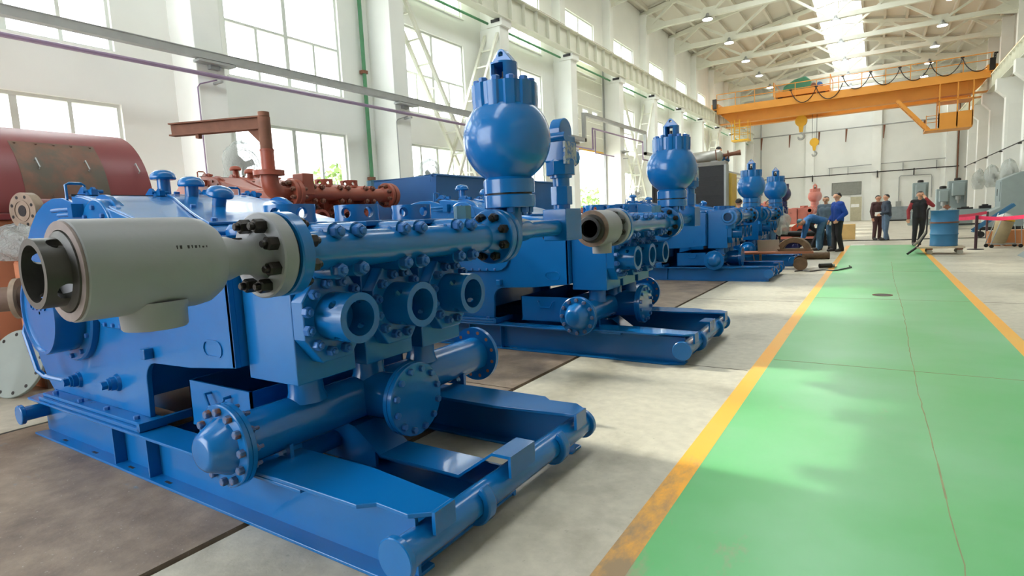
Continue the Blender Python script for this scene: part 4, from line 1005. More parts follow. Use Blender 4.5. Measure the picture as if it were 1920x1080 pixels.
for x in (X0+.05, X1-.06): MB().sweep([(x, Ya-.01, Zt-.01), (x, Ya-.05, Zt), (x, Ya-.07, Zt-.04), (x, Ya-.06, Zt-.1)], .012, 6).build('hook', M_TANK, tk)
for x in (X0+.2, X1-.25):
    for y in (Ya+.3, Yb-.4): MB().box(x, x+.1, y, y+.1, 0, Zb-.02).build('leg', M_TANK, tk, 0)

# ---- plastic-wrapped wall fans
M_FILM2 = film_mat('fan_wrap_film', (214, 220, 216), .45)
def wall_fan(loc, rz, label, wrapped=True, s=1.0):
    f = empty('wall_fan', loc, rz); tag(f, label, 'fan', 'wrapped wall fans' if wrapped else 'bare fans')
    MB().box(-.05, .05, 0, .05, -.12, .12).build('wall_plate', M_GALV, f, 0)
    MB().sweep([(0, .02, 0), (0, -.22, .04)], .018, 8).build('arm', M_GALV, f)
    MB().lathe((0, -.16, .05), (0, -1, 0), [(.07, 0), (.075, .1), (.05, .13)], 16).build('motor', M_GALV, f)
    for k in range(3): 
        MB().obox((.11*math.cos(R(120*k+20)), -.33, .05+.11*math.sin(R(120*k+20))), Vector((math.cos(R(120*k+20)), 0, math.sin(R(120*k+20))))*.1, Vector((-math.sin(R(120*k+20)), .35, math.cos(R(120*k+20))))*.055, Vector((0, .006, 0))).build('blade', M_GALV, f, 0)
    cg = empty('cage', (0, 0, 0), parent=f)
    for y, r in ((-.28, .3), (-.34, .32), (-.4, .28), (-.43, .15)):
        MB().sweep([(r*math.cos(R(a)), y, .05+r*math.sin(R(a))) for a in range(0, 360, 15)], .005, 5, True).build('cage_ring', M_GALV, cg)
    for k in range(16):
        a = R(22.5*k); MB().sweep([(.05*math.cos(a), -.44, .05+.05*math.sin(a)), (.28*math.cos(a), -.4, .05+.28*math.sin(a)), (.32*math.cos(a), -.34, .05+.32*math.sin(a)), (.28*math.cos(a), -.26, .05+.28*math.sin(a)), (.08*math.cos(a), -.22, .05+.08*math.sin(a))], .003, 4).build('cage_wire', M_GALV, cg)
    if wrapped: lump('wrap', (0, -.32, .02), .42, .24, .48, M_FILM2, None, None, int(loc[1]*7), parent=f)
    f.scale = (s, s, s)
    return f
wall_fan((-10.08, 6.25, 2.55), R(90), 'plastic wrapped fan on the pillar behind the red pump hood', s=.95)
wall_fan((-10.08, 11.4, 2.55), R(90), 'plastic wrapped fan on the pillar above the blue tank')
wall_fan((-10.08, 26.6, 2.35), R(75), 'bare wire cage fan on the pillar beside the lifted door', False)
for i, (y, lb_) in enumerate(((36.9, 'plastic wrapped fan on the right pillar above the wedge shaped machine'), (41.95, 'plastic wrapped fan on the right pillar left of the wedge machine'), (47.05, 'plastic wrapped fan on the right pillar nearest the far corner'))):
    wall_fan((XR_PIL, y-.1, 2.55), R(-80), lb_, s=1.35)

# ================================================================== bridge crane
CY = 46.0
cr_ = empty('bridge_crane', (X_RIDGE, CY, 8.9)); tag(cr_, 'orange overhead travelling crane spanning the far end of the hall', 'crane')
CO = Vector((X_RIDGE, CY, 8.9))
cb = lambda: MB(CO)
for y, nm in ((CY, 'girder'), (CY+2.1, 'girder')):
    g_ = cb().prism([(-10.3, 8.78), (-9.5, 8.0), (4.7, 8.0), (5.5, 8.78), (5.5, 9.15), (-10.3, 9.15)], 'y', y, y+.5).build(nm, M_ORANGE, cr_, 0)
    for x in (-9, -7, -5, -3, -1, 1, 3, 4.6): cb().box(x-.03, x+.03, y-.05, y, 8.2, 8.6).build('girder_rib', M_ORANGE, g_, 0)
    cb().box(-10.3, 5.5, y-.06, y+.56, 7.96, 8.0).build('girder_flange', M_ORANGE, g_, 0)
cb().box(-10.3, 5.5, CY-.85, CY, 8.72, 8.78).build('walkway', M_ORANGE, cr_, 0)
cb().box(-10.3, 5.5, CY-.9, CY-.84, 8.62, 9.12).build('walkway_kerb', M_ORANGE, cr_, 0)
cb().box(-10.3, 5.5, CY-.02, CY+.1, 9.15, 9.22).build('trolley_rail', M_DARK, cr_, 0)
cb().box(-10.3, 5.5, CY+2.4, CY+2.5, 9.15, 9.22).build('trolley_rail', M_DARK, cr_, 0)
for x in (-10.4, 5.55):
    cb().box(x-.25, x+.25, CY-1.0, CY+3.2, 8.95, 9.35).build('end_carriage', M_ORANGE, cr_, 0)
    for y in (CY-.6, CY+2.8): cb().lathe((x-.1, y, 9.0), (1, 0, 0), [(.22, 0), (.22, .2)], 20).build('wheel', M_DARK, cr_)
    cb().box(x-.15, x+.12, CY-1.15, CY-.95, 9.0, 9.7).build('drive_box', M_DARK, cr_, 0)
rl = empty('handrail', (0, 0, 0), parent=cr_)
for z in (9.65, 10.05): cb().sweep([(-10.3, CY-.87, z), (5.6, CY-.87, z)], .028, 6).build('rail', M_ORANGE, rl)
for k in range(13): x = -10.3+15.8*k/12; cb().box(x-.022, x+.022, CY-.89, CY-.845, 9.12, 10.05).build('rail_post', M_ORANGE, rl, 0)
xs = [-5.3+1.57*k for k in range(8)]
fe_ = empty('festoon', (0, 0, 0), parent=cr_)
for k in range(len(xs)):
    x0 = xs[k]; x1 = xs[k]+1.57 if k < 7 else 5.6
    if x1 > 5.7: x1 = 5.6
    dz_ = .9 if k < 7 else .5; ztop = 9.95 if k > 1 else 9.55
    cb().sweep([(x0+(x1-x0)*i/14, CY-.95, ztop-dz_*(1-(2*i/14-1)**2)**.8) for i in range(15)], .028, 6).build('cable_loop', M_DARK, fe_)
    cb().box(x0-.09, x0+.09, CY-.98, CY-.86, ztop, ztop+.08).build('cable_hanger', M_DARK, fe_, 0)
# trolley
ty = empty('trolley', (0, 0, 0), parent=cr_)
cb().box(-6.4, -3.0, CY-.15, CY+2.6, 9.35, 9.72).build('trolley_frame', M_ORANGE, ty, 0)
cb().prism([(-6.0, 9.72), (-4.2, 9.72), (-4.15, 10.3), (-4.5, 10.62), (-5.2, 10.5), (-5.9, 10.1)], 'y', CY+.2, CY+1.3).build('gearbox', mat('gearbox_green', (58, 122, 92), .5), ty, 0, bevel=.05)
cb().lathe((-3.65, CY+.5, 9.95), (0, 1, 0), [(.2, 0), (.2, .7)], 18).build('motor', mat('motor_blue', (60, 104, 160), .5), ty)
cb().lathe((-4.0, CY+.2, 9.9), (0, 1, 0), [(.18, 0), (.18, .5)], 18).build('brake_wheel', M_RUST, ty)
for x in (-6.1, -3.4): cb().lathe((x, CY-.02, 9.36), (0, 1, 0), [(.16, 0), (.16, .12)], 16).build('wheel', M_DARK, ty)
for x in (-6.5, -2.95): cb().sweep([(x, CY-.2, 9.4), (x, CY-.2, 10.4), (x, CY+2.5, 10.4), (x, CY+2.5, 9.4)], .025, 6).build('trolley_rail', M_ORANGE, ty)
# operator cab
cab = empty('operator_cab', (0, 0, 0), parent=cr_)
cb().box(3.05, 4.75, CY-.85, CY-.8, 5.95, 6.85).build('cab_panel', M_ORANGE, cab, 0)
cb().box(4.7, 4.75, CY-.85, CY+.9, 5.95, 6.85).build('cab_panel', M_ORANGE, cab, 0); cb().box(2.4, 4.75, CY-.85, CY+.9, 5.85, 5.95).build('cab_floor', M_ORANGE, cab, 0)
for x, y in ((3.05, CY-.85), (4.7, CY-.85), (4.7, CY+.85), (3.05, CY+.85), (3.95, CY-.85)): cb().box(x, x+.07, y, y+.07, 5.95, 8.7).build('cab_post', M_ORANGE, cab, 0)
cb().box(3.05, 4.77, CY-.85, CY+.9, 7.55, 7.62).build('cab_roof', M_ORANGE, cab, 0)
cb().bar((.9, CY-.5, 8.0), (2.6, CY-.5, 5.95), .2, .2).build('stair_stringer', M_ORANGE, cab, 0); cb().bar((.9, CY+.2, 8.0), (2.6, CY+.2, 5.95), .1, .2).build('stair_stringer', M_ORANGE, cab, 0)
for k in range(8): f = (k+.5)/8; cb().box(.9+1.7*f-.1, .9+1.7*f+.1, CY-.5, CY+.2, 8.0-2.05*f-.02, 8.0-2.05*f+.02).build('stair_tread', M_ORANGE, cab, 0)
for z in (6.35, 6.75): cb().sweep([(2.45, CY-.8, z), (3.05, CY-.8, z)], .02, 6).build('cab_rail', M_ORANGE, cab)
cb().sweep([(2.45, CY-.8, 5.95), (2.45, CY-.8, 6.8)], .025, 6).build('cab_rail', M_ORANGE, cab)
# hook blocks on their ropes
def hook(x, y, ztop, s, nm):
    h = empty(nm, (0, 0, 0), parent=cr_)
    for dx in (-.2*s, .2*s): cb().sweep([(x+dx, y, 9.4), (x+dx, y, ztop)], .015, 5).build('rope', M_DARK, h)
    cb().lathe((x, y-.12*s, ztop-.15*s), (0, 1, 0), [(.38*s, 0), (.4*s, .02*s), (.4*s, .22*s), (.38*s, .24*s)], 22).build('sheave', M_YELLOW, h)
    cb().prism([(x-.2*s, ztop-.3*s), (x+.2*s, ztop-.3*s), (x+.1*s, ztop-.95*s), (x-.1*s, ztop-.95*s)], 'y', y-.08*s, y+.08*s).build('hook_shank', M_YELLOW, h, 0)
    pts = [(x, y, ztop-.9*s)]+[(x+.2*s*math.sin(R(a)), y, ztop-1.25*s+.2*s*math.cos(R(a))) for a in range(20, 271, 25)]
    cb().sweep(pts, [.07*s]*2+[.085*s]*(len(pts)-4)+[.06*s, .03*s], 8).build('hook_claw', M_GALV, h)
hook(-4.85, CY+1.3, 7.85, 1.0, 'main_hook'); hook(-3.98, CY+1.3, 6.2, .75, 'auxiliary_hook')
# yellow ladder cage under the left end
ld = empty('access_ladder', (0, 0, 0), parent=cr_)
cb().box(-9.3, -8.1, CY-.7, CY+.3, 6.55, 6.65).build('landing', M_YELLOW, ld, 0)
for x in (-9.1, -8.75): cb().box(x-.03, x+.03, CY-.6, CY-.54, 6.65, 8.1).build('ladder_rail', M_YELLOW, ld, 0)
for k in range(6): cb().box(-9.1, -8.75, CY-.59, CY-.55, 6.8+.22*k, 6.83+.22*k).build('rung', M_YELLOW, ld, 0)
for x in (-9.28, -8.15):
    for y in (CY-.68, CY+.28): cb().box(x-.02, x+.02, y-.02, y+.02, 6.65, 8.0).build('cage_bar', M_YELLOW, ld, 0)
for z in (7.1, 7.55): cb().sweep([(-9.28, CY-.68, z), (-8.15, CY-.68, z), (-8.15, CY+.28, z), (-9.28, CY+.28, z)], .02, 6, True).build('cage_bar', M_YELLOW, ld)

# ================================================================== engine unit behind the pumps
eg = empty('engine_unit', (-4.9, 18.6, 0)); tag(eg, 'tall engine set with a black radiator and silver muffler on top', 'engine')
M_RADI = mat('radiator_black', (34, 34, 34), .55, .2, .2, 10)
M_ALU = mat('muffler_aluminium', (170, 168, 160), .35, .6, .1, 6)
M_EYEL = mat('engine_yellow', (206, 168, 62), .5)
MB().box(-1.15, 1.1, -.85, 1.1, .25, .5).build('engine_skid', M_DARK, eg, 0)
for x in (-1.05, .9): MB().box(x, x+.15, -.85, 1.1, 0, .25).build('skid_runner', M_DARK, eg, 0)
rd = MB().box(-1.12, 1.08, -.85, -.55, .5, 2.72).build('radiator_core', M_RADI, eg, 0)
for x in (-1.14, .02, 1.05): MB().box(x, x+.06, -.88, -.5, .5, 2.75).build('radiator_frame', M_GALV if x > 1 else M_RADI, rd, 0)
for k in range(14): MB().box(-1.08, 1.05, -.865, -.85, .6+.14*k, .63+.14*k).build('radiator_slat', M_DARK, rd, 0)
MB().box(-1.12, 1.1, -.88, -.5, 2.72, 2.85).build('header_tank', mat('header_grey', (128, 124, 116), .5), eg, 0, bevel=.02)
MB().box(-.6, 1.0, -.5, .9, .5, 1.55).build('engine_block', M_EYEL, eg, 0, bevel=.05)
MB().box(1.02, 1.18, -.45, .3, .9, 2.5).build('side_guard', M_EYEL, eg, 0, bevel=.02)
mf = MB(); mf.lathe((.0, -.3, 3.02), (1, .25, .06), [(.08, -.1), (.19, 0), (.2, .03), (.2, .78), (.19, .8), (.08, .88)], 24); mo = mf.build('muffler', M_ALU, eg)
MB().lathe((.0, -.3, 3.02), (1, .25, .06), [(.203, .66), (.203, .69)], 24).build('muffler_band', M_RUST, mo)
MB().lathe((.86, -.085, 3.07), (1, .25, .12), [(.05, 0), (.05, .12), (.13, .13), (.13, .16), (.06, .17), (.06, .34), (.085, .5)], 16).build('exhaust_pipe', M_RUST, eg)
MB().box(-.15, .1, -.45, -.15, 2.8, 2.9).build('muffler_bracket', M_GALV, eg, 0); MB().box(.55, .75, -.35, -.05, 2.55, 2.92).build('muffler_bracket', M_GALV, eg, 0)
for k in range(4): MB().sweep([(-.1-.12*k, -.4, 2.85), (-.12-.1*k, -.42, 3.02+.04*(k % 2)), (-.3-.1*k, -.38, 2.95)], .025, 6).build('valve_fitting', M_GALV, eg)
MB().box(-.65, .95, .0, 1.05, 1.55, 1.86).build('service_deck', M_DARK, eg, 0)

# ================================================================== clutter around the workers
# flat cart with rusty castings
ct = empty('parts_cart', (-1.72, 14.02, 0), R(6)); tag(ct, 'low rusty parts cart loaded with brown castings beside the third pump', 'cart')
M_RUSTD = mat('dark_rusty_iron', (104, 80, 58), .7, .3, .25, 8, .3, 20)
MB().box(-.95, .55, -.28, .28, .36, .40).build('bed', mat('worn_reddish_board', (150, 92, 66), .7), ct, 0)
for x in (-.5, .35): MB().bar((x, -.3, .36), (x, -.3, .1), .05, .05).build('strut', M_RUSTD, ct, 0)
for y in (-.33, .33): MB().lathe((.3, y-.03, .14), (0, 1, 0), [(.14, 0), (.14, .06)], 20).build('wheel', M_RUSTD, ct)
MB().cyl((.3, -.33, .14), (.3, .33, .14), .025, n=10).build('axle', M_RUSTD, ct)
for x in (-.85, -.65): MB().sweep([(x, -.3, .36), (x+.06, -.3, 0), ], .012, 6).build('prop_leg', M_RUSTD, ct)
MB().sweep([(-.95, 0, .4), (-1.3, 0, .42), (-1.35, 0, .42)], .02, 6).build('tow_bar', M_RUSTD, ct)
cst = empty('ring_casting', (-1.55, 14.05, .405)); tag(cst, 'rusty half ring casting standing on the parts cart', 'casting')
MB().prism([(.34*math.cos(R(a)), .30*math.sin(R(a))) for a in range(0, 181, 15)]+[(.22*math.cos(R(a)), .19*math.sin(R(a))) for a in range(180, -1, -15)], 'y', -.16, .16).build('ring', M_RUSTD, cst, 30, bevel=.01)
MB().box(-.36, .36, -.18, .18, .0, .05).build('ring_base', M_RUSTD, cst, 0)
cbd = MB().obox((0, 0, .13), (.22, .05, 0), (-.01, .02, .13), (0, .004, .0008)).build('cardboard_sheet', mat('grey_cardboard', (150, 132, 116), .85), None, 0); cbd.location = (-2.05, 13.85, .41)
tag(cbd, 'bent grey brown cardboard sheet leaning on the parts cart', 'cardboard')
for i, (x, y, z, r, L2, rz) in enumerate(((-1.32, 16.75, .09, .09, .6, 10), (-1.38, 17.1, .08, .08, .55, -8))):
    t_ = empty('rusty_tube', (x, y, 0), R(rz)); tag(t_, ('thicker' if i == 0 else 'thinner')+' of two brown rusty tubes lying on the floor by the cart', 'tube', 'rusty tubes on the floor')
    MB().tube((-L2/2, 0, z), (L2/2, 0, z), r, r*.75, 18).build('tube_wall', M_RUSTD, t_); MB().tube((L2/2-.04, 0, z), (L2/2, 0, z), r*1.12, r*.75, 18).build('tube_collar', M_RUSTD, t_)
hs = MB().sweep([(-1.45+.07*k, 13.3+.1*math.sin(k*1.1)+.03*k, .02) for k in range(12)]+[(-.45, 14.3, .02), (-.5, 14.6, .02)], .014, 6).build('air_hose', M_DARK); tag(hs, 'thin black hose lying on the floor by the parts cart', 'hose')
# wheel chock heap near the cart
mt_ = empty('grinder', (-.95, 14.2, 0), R(30)); tag(mt_, 'small dark hand grinder on the floor beside the cart wheel', 'power tool')
MB().cyl((-.12, 0, .06), (.14, 0, .06), .05, n=14).build('grinder_body', M_DARK, mt_); MB().lathe((.18, 0, .02), (0, 0, 1), [(.08, 0), (.08, .01)], 18).build('grinding_disc', M_RUSTD, mt_); MB().cyl((.14, 0, .06), (.2, 0, .06), .035, n=10).build('gear_head', M_GALV, mt_)
# black skid frame with an orange unit
sk2 = empty('black_base_frame', (-2.2, 23.4, 0)); tag(sk2, 'low black steel base frame behind the bending worker', 'base frame')
for y in (-.6, .6): MB().box(-1.6, .75, y-.06, y+.06, 0, .2).build('rail', M_DARK, sk2, 0)
for x in (-1.5, -.3, .65): MB().box(x-.06, x+.06, -.6, .6, .2, .32).build('cross_member', M_DARK, sk2, 0)
MB().cyl((-1.6, -.6, .45), (.75, -.6, .45), .1, n=16).build('roller', M_DARK, sk2)
for x in (-1.5, .65): MB().box(x-.05, x+.05, -.65, -.55, .2, .45).build('roller_stand', M_DARK, sk2, 0)
ou = empty('orange_unit', (-2.15, 23.4, .32)); tag(ou, 'small orange housing on the black base frame', 'housing')
MB().prism([(-.5, 0), (.45, 0), (.45, .3), (.2, .5), (-.3, .5), (-.5, .35)], 'y', -.4, .4).build('housing_shell', mat('signal_orange', (230, 96, 62), .5), ou, 0, bevel=.02); MB().cyl((-.2, -.45, .2), (-.2, -.4, .2), .1, n=16).build('end_cover', M_DARK, ou)
pw = lump('plastic_sheet', (-2.5, 19.0, .88), .26, .2, .36, M_FILM, 'white plastic sheet hanging in a bundle beside the last blue pump', 'plastic wrap', 11, amp=.28)
ps_ = empty('wrapped_stand', (-2.5, 19.0, 0)); tag(ps_, 'dark post on a foot plate under the hanging plastic sheet', 'stand')
MB().box(-.2, .2, -.2, .2, 0, .02).build('foot', M_DARK, ps_, 0); MB().cyl((0, 0, .02), (0, 0, 1.2), .03, n=10).build('post', M_DARK, ps_)
wc = empty('wooden_crate', (-1.05, 27.0, 0)); tag(wc, 'plain plywood crate on the floor behind the man in the blue jacket', 'crate')
M_PLY = mat('plywood', (206, 172, 112), .7, 0, .08, 4)
MB().box(-.3, .3, -.3, .3, .0, .62).build('crate_box', M_PLY, wc, 0)
for z in (.03, .53): MB().box(-.315, .315, -.315, -.3, z, z+.07).build('crate_slat', M_PLY, wc, 0)
cbl = MB().sweep([(-1.2+.35*k, 25.4+.12*math.sin(k*.9)+.05*k, .018) for k in range(14)], .018, 6).build('floor_cable', M_DARK); tag(cbl, 'black power cable running across the floor behind the walkway', 'cable')
tp_ = MB().box(-.75, -.35, 22.75, 23.0, 0, .004).build('floor_sheet', M_WHITE, None, 0); tag(tp_, 'flat white sheet lying on the floor past the green walkway', 'sheet')

# ================================================================== right side of the aisle
# blue drum on a platform trolley
M_DRUMB = mat('drum_blue', (46, 106, 146), .55, 0, .1, 4, .15, 6, second=(60, 70, 84), sec_lo=.64, sec_hi=.7, sec_scale=5)
dc = empty('platform_trolley', (1.46, 18.5, 0)); tag(dc, 'flat wooden platform trolley carrying the blue drum', 'trolley')
MB().box(-.58, .42, -.38, .38, .16, .2).build('deck', mat('worn_deck_board', (184, 168, 146), .7), dc, 0)
for x in (-.3, .32):
    for y in (-.33, .3):
        MB().box(x-.06, x+.06, y-.04, y+.04, .12, .16).build('caster_plate', M_RUST, dc, 0)
        MB().lathe((x, y-.025, .065), (0, 1, 0), [(.065, 0), (.065, .05)], 18).build('wheel', mat('caster_grey', (150, 144, 132), .6), dc)
MB().sweep([(-.56, -.3, .2), (-.5, -.3, .32), (-.38, -.3, .55), (-.37, -.3, 1.15), (-.33, -.3, 1.2)], .02, 8).build('push_handle', M_DARK, dc)
MB().sweep([(-.56, -.32, .2), (-.78, -.5, .03)], .028, 8).build('foot_lever', M_DARK, dc)
MB().sweep([(-.38, -.26, .6), (-.5, -.2, .38), (-.62, -.1, .24)], .035, 8).build('hose_piece', mat('grey_hose', (150, 140, 130), .6), dc)
dm_ = empty('oil_drum', (1.47, 18.55, .2)); tag(dm_, 'dented blue steel drum heaped with scraps on the platform trolley', 'drum')
prof = [(.285, 0), (.3, .01), (.3, .02), (.293, .03)]
for z in (.31, .61): prof += [(.293, z-.03), (.306, z), (.293, z+.03)]
prof += [(.293, .89), (.3, .9), (.3, .92)]
MB().lathe((0, 0, 0), (0, 0, 1), prof, 44, True, False).build('drum_wall', M_DRUMB, dm_)
MB().tube((0, 0, .61-.018), (0, 0, .61+.018), .309, .3, 44).build('drum_band', M_RUST, dm_)
MB().cyl((0, 0, .86), (0, 0, .875), .292, n=36).build('drum_fill', M_RUSTD, dm_)
rn = random.Random(12)
for k in range(3):
    a = 2.1*k; rn.uniform(0, 6.28); r_ = rn.uniform(.02, .2)
    o = lump('scrap_piece', (1.47+r_*math.cos(a), 18.55+r_*math.sin(a), 1.12), .08, .06, .055, (M_FILM, M_RUSTD, M_GALV)[k % 3], ('clear plastic', 'rusty brown', 'grey metal')[k % 3]+' scrap piece heaped in the blue drum', 'scrap', 40+k, 12, 8, .15, 'scraps in the blue drum')
# belt barrier
bp3 = empty('barrier_post', (2.28, 19.9, 0)); tag(bp3, 'dark queue barrier post holding a red belt', 'barrier')
MB().lathe((0, 0, 0), (0, 0, 1), [(.19, 0), (.18, .02), (.05, .03)], 28).build('base', M_DARK, bp3); MB().cyl((0, 0, .02), (0, 0, .93), .035, n=16).build('post', mat('barrier_maroon_black', (64, 36, 44), .4), bp3)
M_BELT = mat('red_belt', (226, 44, 88), .6)
def belt(a, b, nm):
    a, b = Vector(a), Vector(b); q = MB(); n_ = 10; vs = []; 
    d = (b-a).normalized(); sd = Vector((-d.y, d.x, 0))*.003
    for i in range(n_+1):
        p = a+(b-a)*(i/n_)+Vector((0, 0, -.04*math.sin(math.pi*i/n_)))
        vs += [p+sd+Vector((0, 0, -.05)), p-sd+Vector((0, 0, -.05)), p-sd+Vector((0, 0, .05)), p+sd+Vector((0, 0, .05))]
    fs = [(4*i+k, 4*i+(k+1) % 4, 4*i+4+(k+1) % 4, 4*i+4+k) for i in range(n_) for k in range(4)]+[(3, 2, 1, 0), (4*n_, 4*n_+1, 4*n_+2, 4*n_+3)]
    q._add(vs, fs); q.build(nm, M_BELT, bp3, 0)
belt((.035, 0, .87), (.9, -.5, .87), 'belt'); belt((-.035, 0, .87), (-.62, 1.6, .89), 'belt'); belt((-.62, 1.6, .89), (.95, 6.0, .90), 'belt')
bp4 = copy_tree(bp3); 
for c in list(bp4.children):
    if c.name.startswith('belt'): bpy.data.objects.remove(c)
bp4.location = (3.26, 25.95, 0); tag(bp4, 'far queue barrier post at the end of the red belt', 'barrier')
bp5 = copy_tree(bp4); bp5.location = (1.64, 21.53, 0); tag(bp5, 'queue barrier post hidden beside the blue drum', 'barrier')
# vacuum tank cart, cardboard boxes, chute
vt = empty('dust_extractor', (2.95, 20.7, 0), R(10)); tag(vt, 'tan bag dust extractor on a wheeled tube frame', 'vacuum cleaner')
M_TAN = mat('tan_canvas', (168, 150, 116), .8, 0, .12, 4, .2, 8)
MB().lathe((-.1, 0, .12), (.22, 0, 1), [(.14, 0), (.17, .1), (.19, .4), (.2, .62)], 26).build('bag', M_TAN, vt)
MB().lathe((.04, 0, .74), (.22, 0, 1), [(.205, 0), (.21, .05)], 26).build('clamp_ring', M_YELLOW, vt); MB().lathe((.055, 0, .80), (.22, 0, 1), [(.2, 0), (.2, .05), (.12, .1), (.06, .14)], 26).build('motor_head', M_GALV, vt)
for y in (-.2, .2):
    MB().sweep([(-.32, y, .1), (-.05, y, .95)], .014, 8).build('frame_tube', M_GALV, vt); MB().sweep([(-.32, y, .1), (.36, y, .1), (.33, y, .62)], .014, 8).build('frame_tube', M_GALV, vt)
    for x in (-.3, .34): MB().lathe((x, y-.015, .05), (0, 1, 0), [(.05, 0), (.05, .03)], 14).build('wheel', M_DARK, vt)
M_CARD = mat('cardboard_orange_brown', (196, 130, 84), .8, 0, .06, 3)
for i, (x0, x1, y0, y1, h, lb_) in enumerate(((2.72, 3.0, 21.3, 21.7, .42, 'small cardboard box left of the dust extractor'), (3.1, 3.75, 21.3, 21.8, .45, 'wide cardboard box behind the dust extractor'))):
    bx_ = empty('cardboard_box', ((x0+x1)/2, (y0+y1)/2, 0)); tag(bx_, lb_, 'box', 'cardboard boxes by the extractor')
    w_, d2_ = (x1-x0)/2, (y1-y0)/2
    MB().box(-w_, w_, -d2_, d2_, 0, h).build('carton', M_CARD, bx_, 0, bevel=.004); MB().box(-w_-.001, w_+.001, -.03, .03, .0, h+.002).build('packing_tape', M_TAN, bx_, 0)
ch = empty('blue_chute', (3.05, 26.7, 0)); tag(ch, 'sloping blue conveyor chute on small wheels behind the red belt', 'conveyor')
dch = Vector((1.15, .2, .95)); 
MB().bar((-.1, 0, .2), (1.05, .2, 1.1), .26, .04).build('chute_bed', M_DRUMB, ch, 0)
for s in (-.14, .14): MB().bar((-.1, s, .24), (1.05, .2+s, 1.14), .02, .12).build('chute_side', M_DRUMB, ch, 0)
MB().bar((.55, .1, .62), (.75, .1, 0), .05, .05).build('chute_leg', M_DARK, ch, 0)
MB().lathe((.12, -.2, .11), (0, 1, 0), [(.11, 0), (.11, .05)], 18).build('wheel', M_DARK, ch); MB().lathe((.12, .15, .11), (0, 1, 0), [(.11, 0), (.11, .05)], 18).build('wheel', M_DARK, ch)
MB().bar((.12, 0, .11), (.12, 0, .38), .04, .04).build('axle_stay', M_DARK, ch, 0)
# pale machine at the right edge
pm = empty('pale_green_machine', (3.55, 19.0, 0)); tag(pm, 'pale green machine cabinet cut by the right edge of the view', 'machine')
MB().box(-.36, .9, -1.2, .6, .55, 2.0).build('cabinet', M_PALE, pm, 0, bevel=.02)
for x in (-.2, .75):
    for y in (-1.0, .45): MB().box(x-.05, x+.05, y-.05, y+.05, 0, .55).build('leg', M_DARK, pm, 0)
MB().prism([(-.75, 0), (-.2, 0), (-.2, .22), (-.5, .22)], 'y', -2.6, -1.3).build('foot_ramp', M_MACH, pm, 0)
MB().cyl((-.37, -.9, 1.25), (-.40, -.9, 1.25), .05, n=14).build('knob', M_DARK, pm)
MB().box(-.367, -.36, -1.1, -.1, .8, 1.7).build('door_panel', M_PALE, pm, 0)
# wedge shaped grey machine by the pillar
wm = empty('grey_press', (5.0, 33.6, 0)); tag(wm, 'grey wedge topped machine tool standing against the right pillars', 'machine', 'grey machine tools')
MB().prism([(-.9, .0), (.55, .0), (.55, 2.5), (.2, 2.5), (-.45, 2.2), (-.45, 1.0), (-.9, .75)], 'y', -.7, .7).build('machine_body', M_MACH, wm, 0, bevel=.03)
MB().box(-.48, -.45, -.6, .55, 1.25, 2.1).build('door_panel', M_MACH, wm, 0); MB().box(-.5, -.47, -.1, -.05, 1.5, 1.8).build('handle', M_DARK, wm, 0); MB().box(-1.1, .6, -.8, .8, 0, .14).build('machine_base', M_DARK, wm, 0)
# row of grey machine tools at the far right
def tool(x, y, w, h, label, kind):
    m = empty('machine_tool', (x, y, 0)); tag(m, label, 'machine', 'grey machine tools')
    MB().box(-w/2-.2, w/2+.2, -.9, .6, 0, .35).build('machine_base', M_MACH, m, 0, bevel=.02)
    MB().box(-w/2, w/2, -.1, .6, .35, h).build('column', M_MACH, m, 0, bevel=.04)
    MB().box(-w*.32, w*.32, -.65, -.1, h*.66, h*.95).build('spindle_head', M_MACH, m, 0, bevel=.04)
    MB().lathe((0, -.4, h*.66), (0, 0, -1), [(.12, 0), (.12, .2), (.06, .22), (.04, .4)], 16).build('spindle', M_GALV, m)
    MB().box(-w*.6, w*.6, -.85, -.1, h*.32, h*.38).build('work_table', M_GALV, m, 0)
    MB().box(-w*.25, w*.25, -.6, -.1, .35, h*.32).build('knee', M_MACH, m, 0)
    MB().lathe((0, .2, h), (0, 0, 1), [(.16, 0), (.16, .12), (.1, .16)], 16).build('motor', M_DARK, m)
    MB().box(w*.34, w*.36+.05, -.14, -.1, h*.5, h*.75).build('switch_box', M_GALV, m, 0)
    return m
tool(3.75, 40.6, .85, 2.5, 'largest grey milling machine in the far right row', 0)
tool(2.95, 38.6, .6, 2.05, 'slim grey drilling machine between two larger machine tools', 1)
tool(2.2, 43.5, .8, 2.6, 'grey machine tool behind the man at the blue drum', 2)
bn = empty('work_bench', (3.75, 35.2, 0)); tag(bn, 'long grey work bench below the far machine tools', 'bench')
MB().box(-1.6, 1.1, -.4, .4, .6, .95).build('bench_top', M_MACH, bn, 0, bevel=.01)
for x in (-1.45, .95):
    for y in (-.3, .3): MB().box(x-.06, x+.06, y-.06, y+.06, 0, .6).build('leg', M_DARK, bn, 0)
MB().box(-1.4, .9, -.3, .3, .2, .26).build('shelf', M_DARK, bn, 0)
for i, (x, w_, h_, m_, nm, lb_) in enumerate(((-.9, .14, .25, M_RUST, 'vise', 'small rusty vise on the grey work bench'), (-.2, .3, .12, M_DARK, 'tool_tray', 'dark tool tray on the middle of the grey work bench'), (.55, .22, .2, M_DARK, 'tool_box', 'black tool box at the right of the grey work bench'))):
    t_ = empty(nm, (3.75+x, 35.1, .95)); tag(t_, lb_, nm.replace('_', ' '))
    MB().box(-w_, w_, -.15, .15, 0, h_*.7).build('body', m_, t_, 0, bevel=.01); MB().box(-w_*.5, w_*.5, -.1, .1, h_*.7, h_).build('top_grip', m_, t_, 0)
gc = empty('grey_cabinet', (1.75, 56.0, 0)); tag(gc, 'long low grey cabinet against the back wall', 'cabinet')
